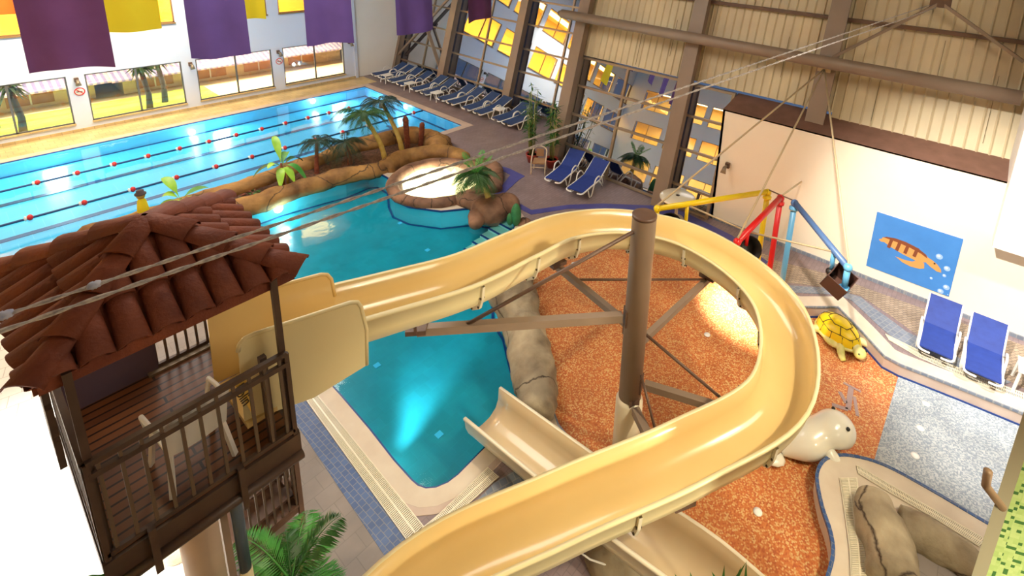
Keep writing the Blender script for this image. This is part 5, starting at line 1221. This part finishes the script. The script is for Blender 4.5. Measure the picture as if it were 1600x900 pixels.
# white seal lying beside the kerb, head towards the camera's right
q0 = G(1248, 690, -.05); q1 = G(1300, 660, .3); S0 = Vector((8.55, .98, -.3))
o = thing('seal_statue', (S0.x, S0.y, -.3), 'glossy white seal statue with a big rounded head beside the island kerb', 'statue')
fw = (G(1320, 655, .2) - G(1245, 680, .0)); fw.z = 0; fw.normalize(); sdv = Vector((-fw.y, fw.x, 0))
hc = G(1296, 668, .22)
def SL(x, y, z): return Vector((hc.x, hc.y, 0)) + fw * x + sdv * y + Vector((0, 0, z))
P = smooth_path([SL(-.85, .06, -.18), SL(-.62, .04, -.08), SL(-.38, .0, .02), SL(-.14, 0, .14), SL(.08, -.02, .20), SL(.28, -.04, .10), SL(.38, -.05, .02)], 5)
rr = [v.x for v in smooth_path([Vector((r__, 0, 0)) for r__ in (.10, .24, .31, .27, .30, .25, .10)], 5)]
MB().tube(P, rr, 20, rfun=lambda i, a: 1 + .04 * math.cos(2 * a)).build('body', 'seal', o)
for sg in (-1, 1):
    MB().sphere(SL(.16, sg * .20 - .03, .42), .034, 10, 8).build('eye', 'eye', o)
    MB().tube(smooth_path([SL(-.16, sg * .20, .0), SL(-.06, sg * .42, -.12), SL(.02, sg * .58, -.24)], 4), [.12, .12, .12, .11, .10, .10, .09, .08, .05], 12).build('flipper', 'seal', o)
MB().tube(smooth_path([SL(.38, -.17, .02), SL(.46, -.04, .00), SL(.40, .12, .02)], 4), .009, 6).build('mouth_line', 'seam', o)
MB().sphere(SL(.45, -.045, .10), .035, 8, 6, (1, 1.3, .8)).build('nose', 'eye', o)
MB().sphere(SL(-1.1, .06, -.2), .2, 14, 8, (1, 1.6, .4)).build('tail_fin', 'seal', o)

# ================================================================== PICTURE AND WALL THINGS
XP = 13.88
def pq(u, v): p = WX(u, v, XP); return p
tl, tr, br_, bl = pq(1370.5, 330), pq(1506, 374), pq(1482, 461), pq(1353, 415)
y0, y1, z0, z1 = -.51, 1.29, .37, 1.915
o = thing('wall_picture', (XP, y1, z0), 'blue wall picture of a brown striped sea turtle and bubbles', 'picture')
MB().box((XP - .0, y0, z0), (XP + .02, y1, z1)).build('board', 'poster', o)
def flat(pts, m, name, off, par=o):       # pts in (0..1 across, 0..1 up)
    c = [Vector((XP - off, y1 + (y0 - y1) * a, z0 + (z1 - z0) * b)) for a, b in pts]; n = len(c)
    return MB().add(c + [v + Vector((.002, 0, 0)) for v in c], [tuple(range(n)), tuple(range(n, 2 * n))[::-1]] + [(i, (i + 1) % n, n + (i + 1) % n, n + i) for i in range(n)]).build(name, m, par)
tb = flat([(.115, .55), (.13, .60), (.17, .625), (.28, .65), (.40, .65), (.55, .615), (.66, .55), (.72, .47), (.66, .42), (.55, .40), (.40, .43), (.25, .48), (.17, .52)], 'ttan', 'turtle_body', .004)
flat([(.14, .605), (.17, .63), (.28, .655), (.40, .655), (.55, .62), (.66, .555), (.68, .50), (.60, .545), (.45, .585), (.30, .60)], 'tbrown', 'shell_top', .006)
for a in (.22, .32, .42, .53): flat([(a, .62), (a + .04, .62), (a + .02, .45), (a - .02, .46)], 'tbrown', 'shell_stripe', .007)
flat([(.66, .53), (.74, .50), (.80, .46), (.85, .40), (.86, .35), (.81, .345), (.74, .38), (.68, .42)], 'ttan', 'turtle_head', .005)
flat([(.60, .44), (.66, .40), (.67, .32), (.62, .285), (.52, .27), (.42, .29), (.32, .35), (.42, .345), (.52, .36)], 'ttan', 'turtle_flipper', .006)
flat([(.10, .56), (.16, .57), (.17, .53), (.12, .515), (.09, .535)], 'ttan', 'turtle_tail', .005)
flat([(.755, .47), (.775, .475), (.78, .45), (.76, .445)], 'seam', 'turtle_eye', .007)
def bub(a, b, r):
    flat([(a + r * math.cos(t * .5236), b + r * 1.15 * math.sin(t * .5236)) for t in range(12)], 'bubble', 'bubble', .004)
    flat([(a - r * .2 + r * .5 * math.cos(t * .785), b + r * .2 + r * .55 * math.sin(t * .785)) for t in range(8)], 'bubblew', 'bubble_highlight', .006)
for a, b, r in ((.80, .60, .04), (.91, .45, .037), (.90, .32, .022), (.77, .20, .018), (.95, .14, .037), (.90, -.0 + .04, .036), (.985, .03, .008)): bub(a, b, r)
def sconce(p, d, label, group='spot lights on the left wall'):
    o = thing('wall_light', tuple(p), label, 'lamp', group); p = Vector(p); d = Vector(d)
    MB().box(p - Vector((.06, .06, .08)), p + Vector((.06, .06, .08))).build('mount', 'steeldark', o)
    MB().tube([p, p + d * .22, p + d * .30 + Vector((0, 0, -.16))], [.03, .05, .085], 12).build('shade', 'alu', o)
for x, l in ((3.22, 'small wall spot between the first and second lower windows'), (6.76, 'small wall spot between the second and third lower windows'), (10.25, 'small wall spot between the third and fourth lower windows'), (13.75, 'small wall spot near the white corner')): sconce((x, YW - .06, 2.02), (0, -1, 0), l)
sconce(WX(1137, 258, 13.86), (-1, 0, 0), 'small lamp high on the cream wall above the yellow arm', None)
for x, l in ((3.25, 'round no-smoking sign between the first and second lower windows'), (10.27, 'round no-smoking sign between the third and fourth lower windows')):
    o = thing('round_sign', (x, YW - .01, 1.55), l, 'sign'); 
    def ring(r0, r1, y, m, nm, par, n=24):
        vs = [Vector((x + r * math.cos(2 * math.pi * i / n), yy, 1.55 + r * math.sin(2 * math.pi * i / n))) for yy in (y, y + .004) for r in (r1, r0) for i in range(n)]
        fs = [(i, (i + 1) % n, n + (i + 1) % n, n + i) for i in range(n)] + [(2 * n + i, 3 * n + i, 3 * n + (i + 1) % n, 2 * n + (i + 1) % n) for i in range(n)] + [(i, 2 * n + i, 2 * n + (i + 1) % n, (i + 1) % n) for i in range(n)]
        return MB().add(vs, fs).build(nm, m, par)
    bb = ring(.001, .16, YW - .012, 'wplastic', 'disc', o); ring(.125, .155, YW - .018, 'red', 'ring', o)
    MB().beam((x - .09, YW - .018, 1.64), (x + .09, YW - .018, 1.46), .006, .028).build('bar', 'red', o); MB().beam((x - .09, YW - .016, 1.545), (x + .08, YW - .016, 1.545), .004, .03).build('cigarette', 'seam', o)
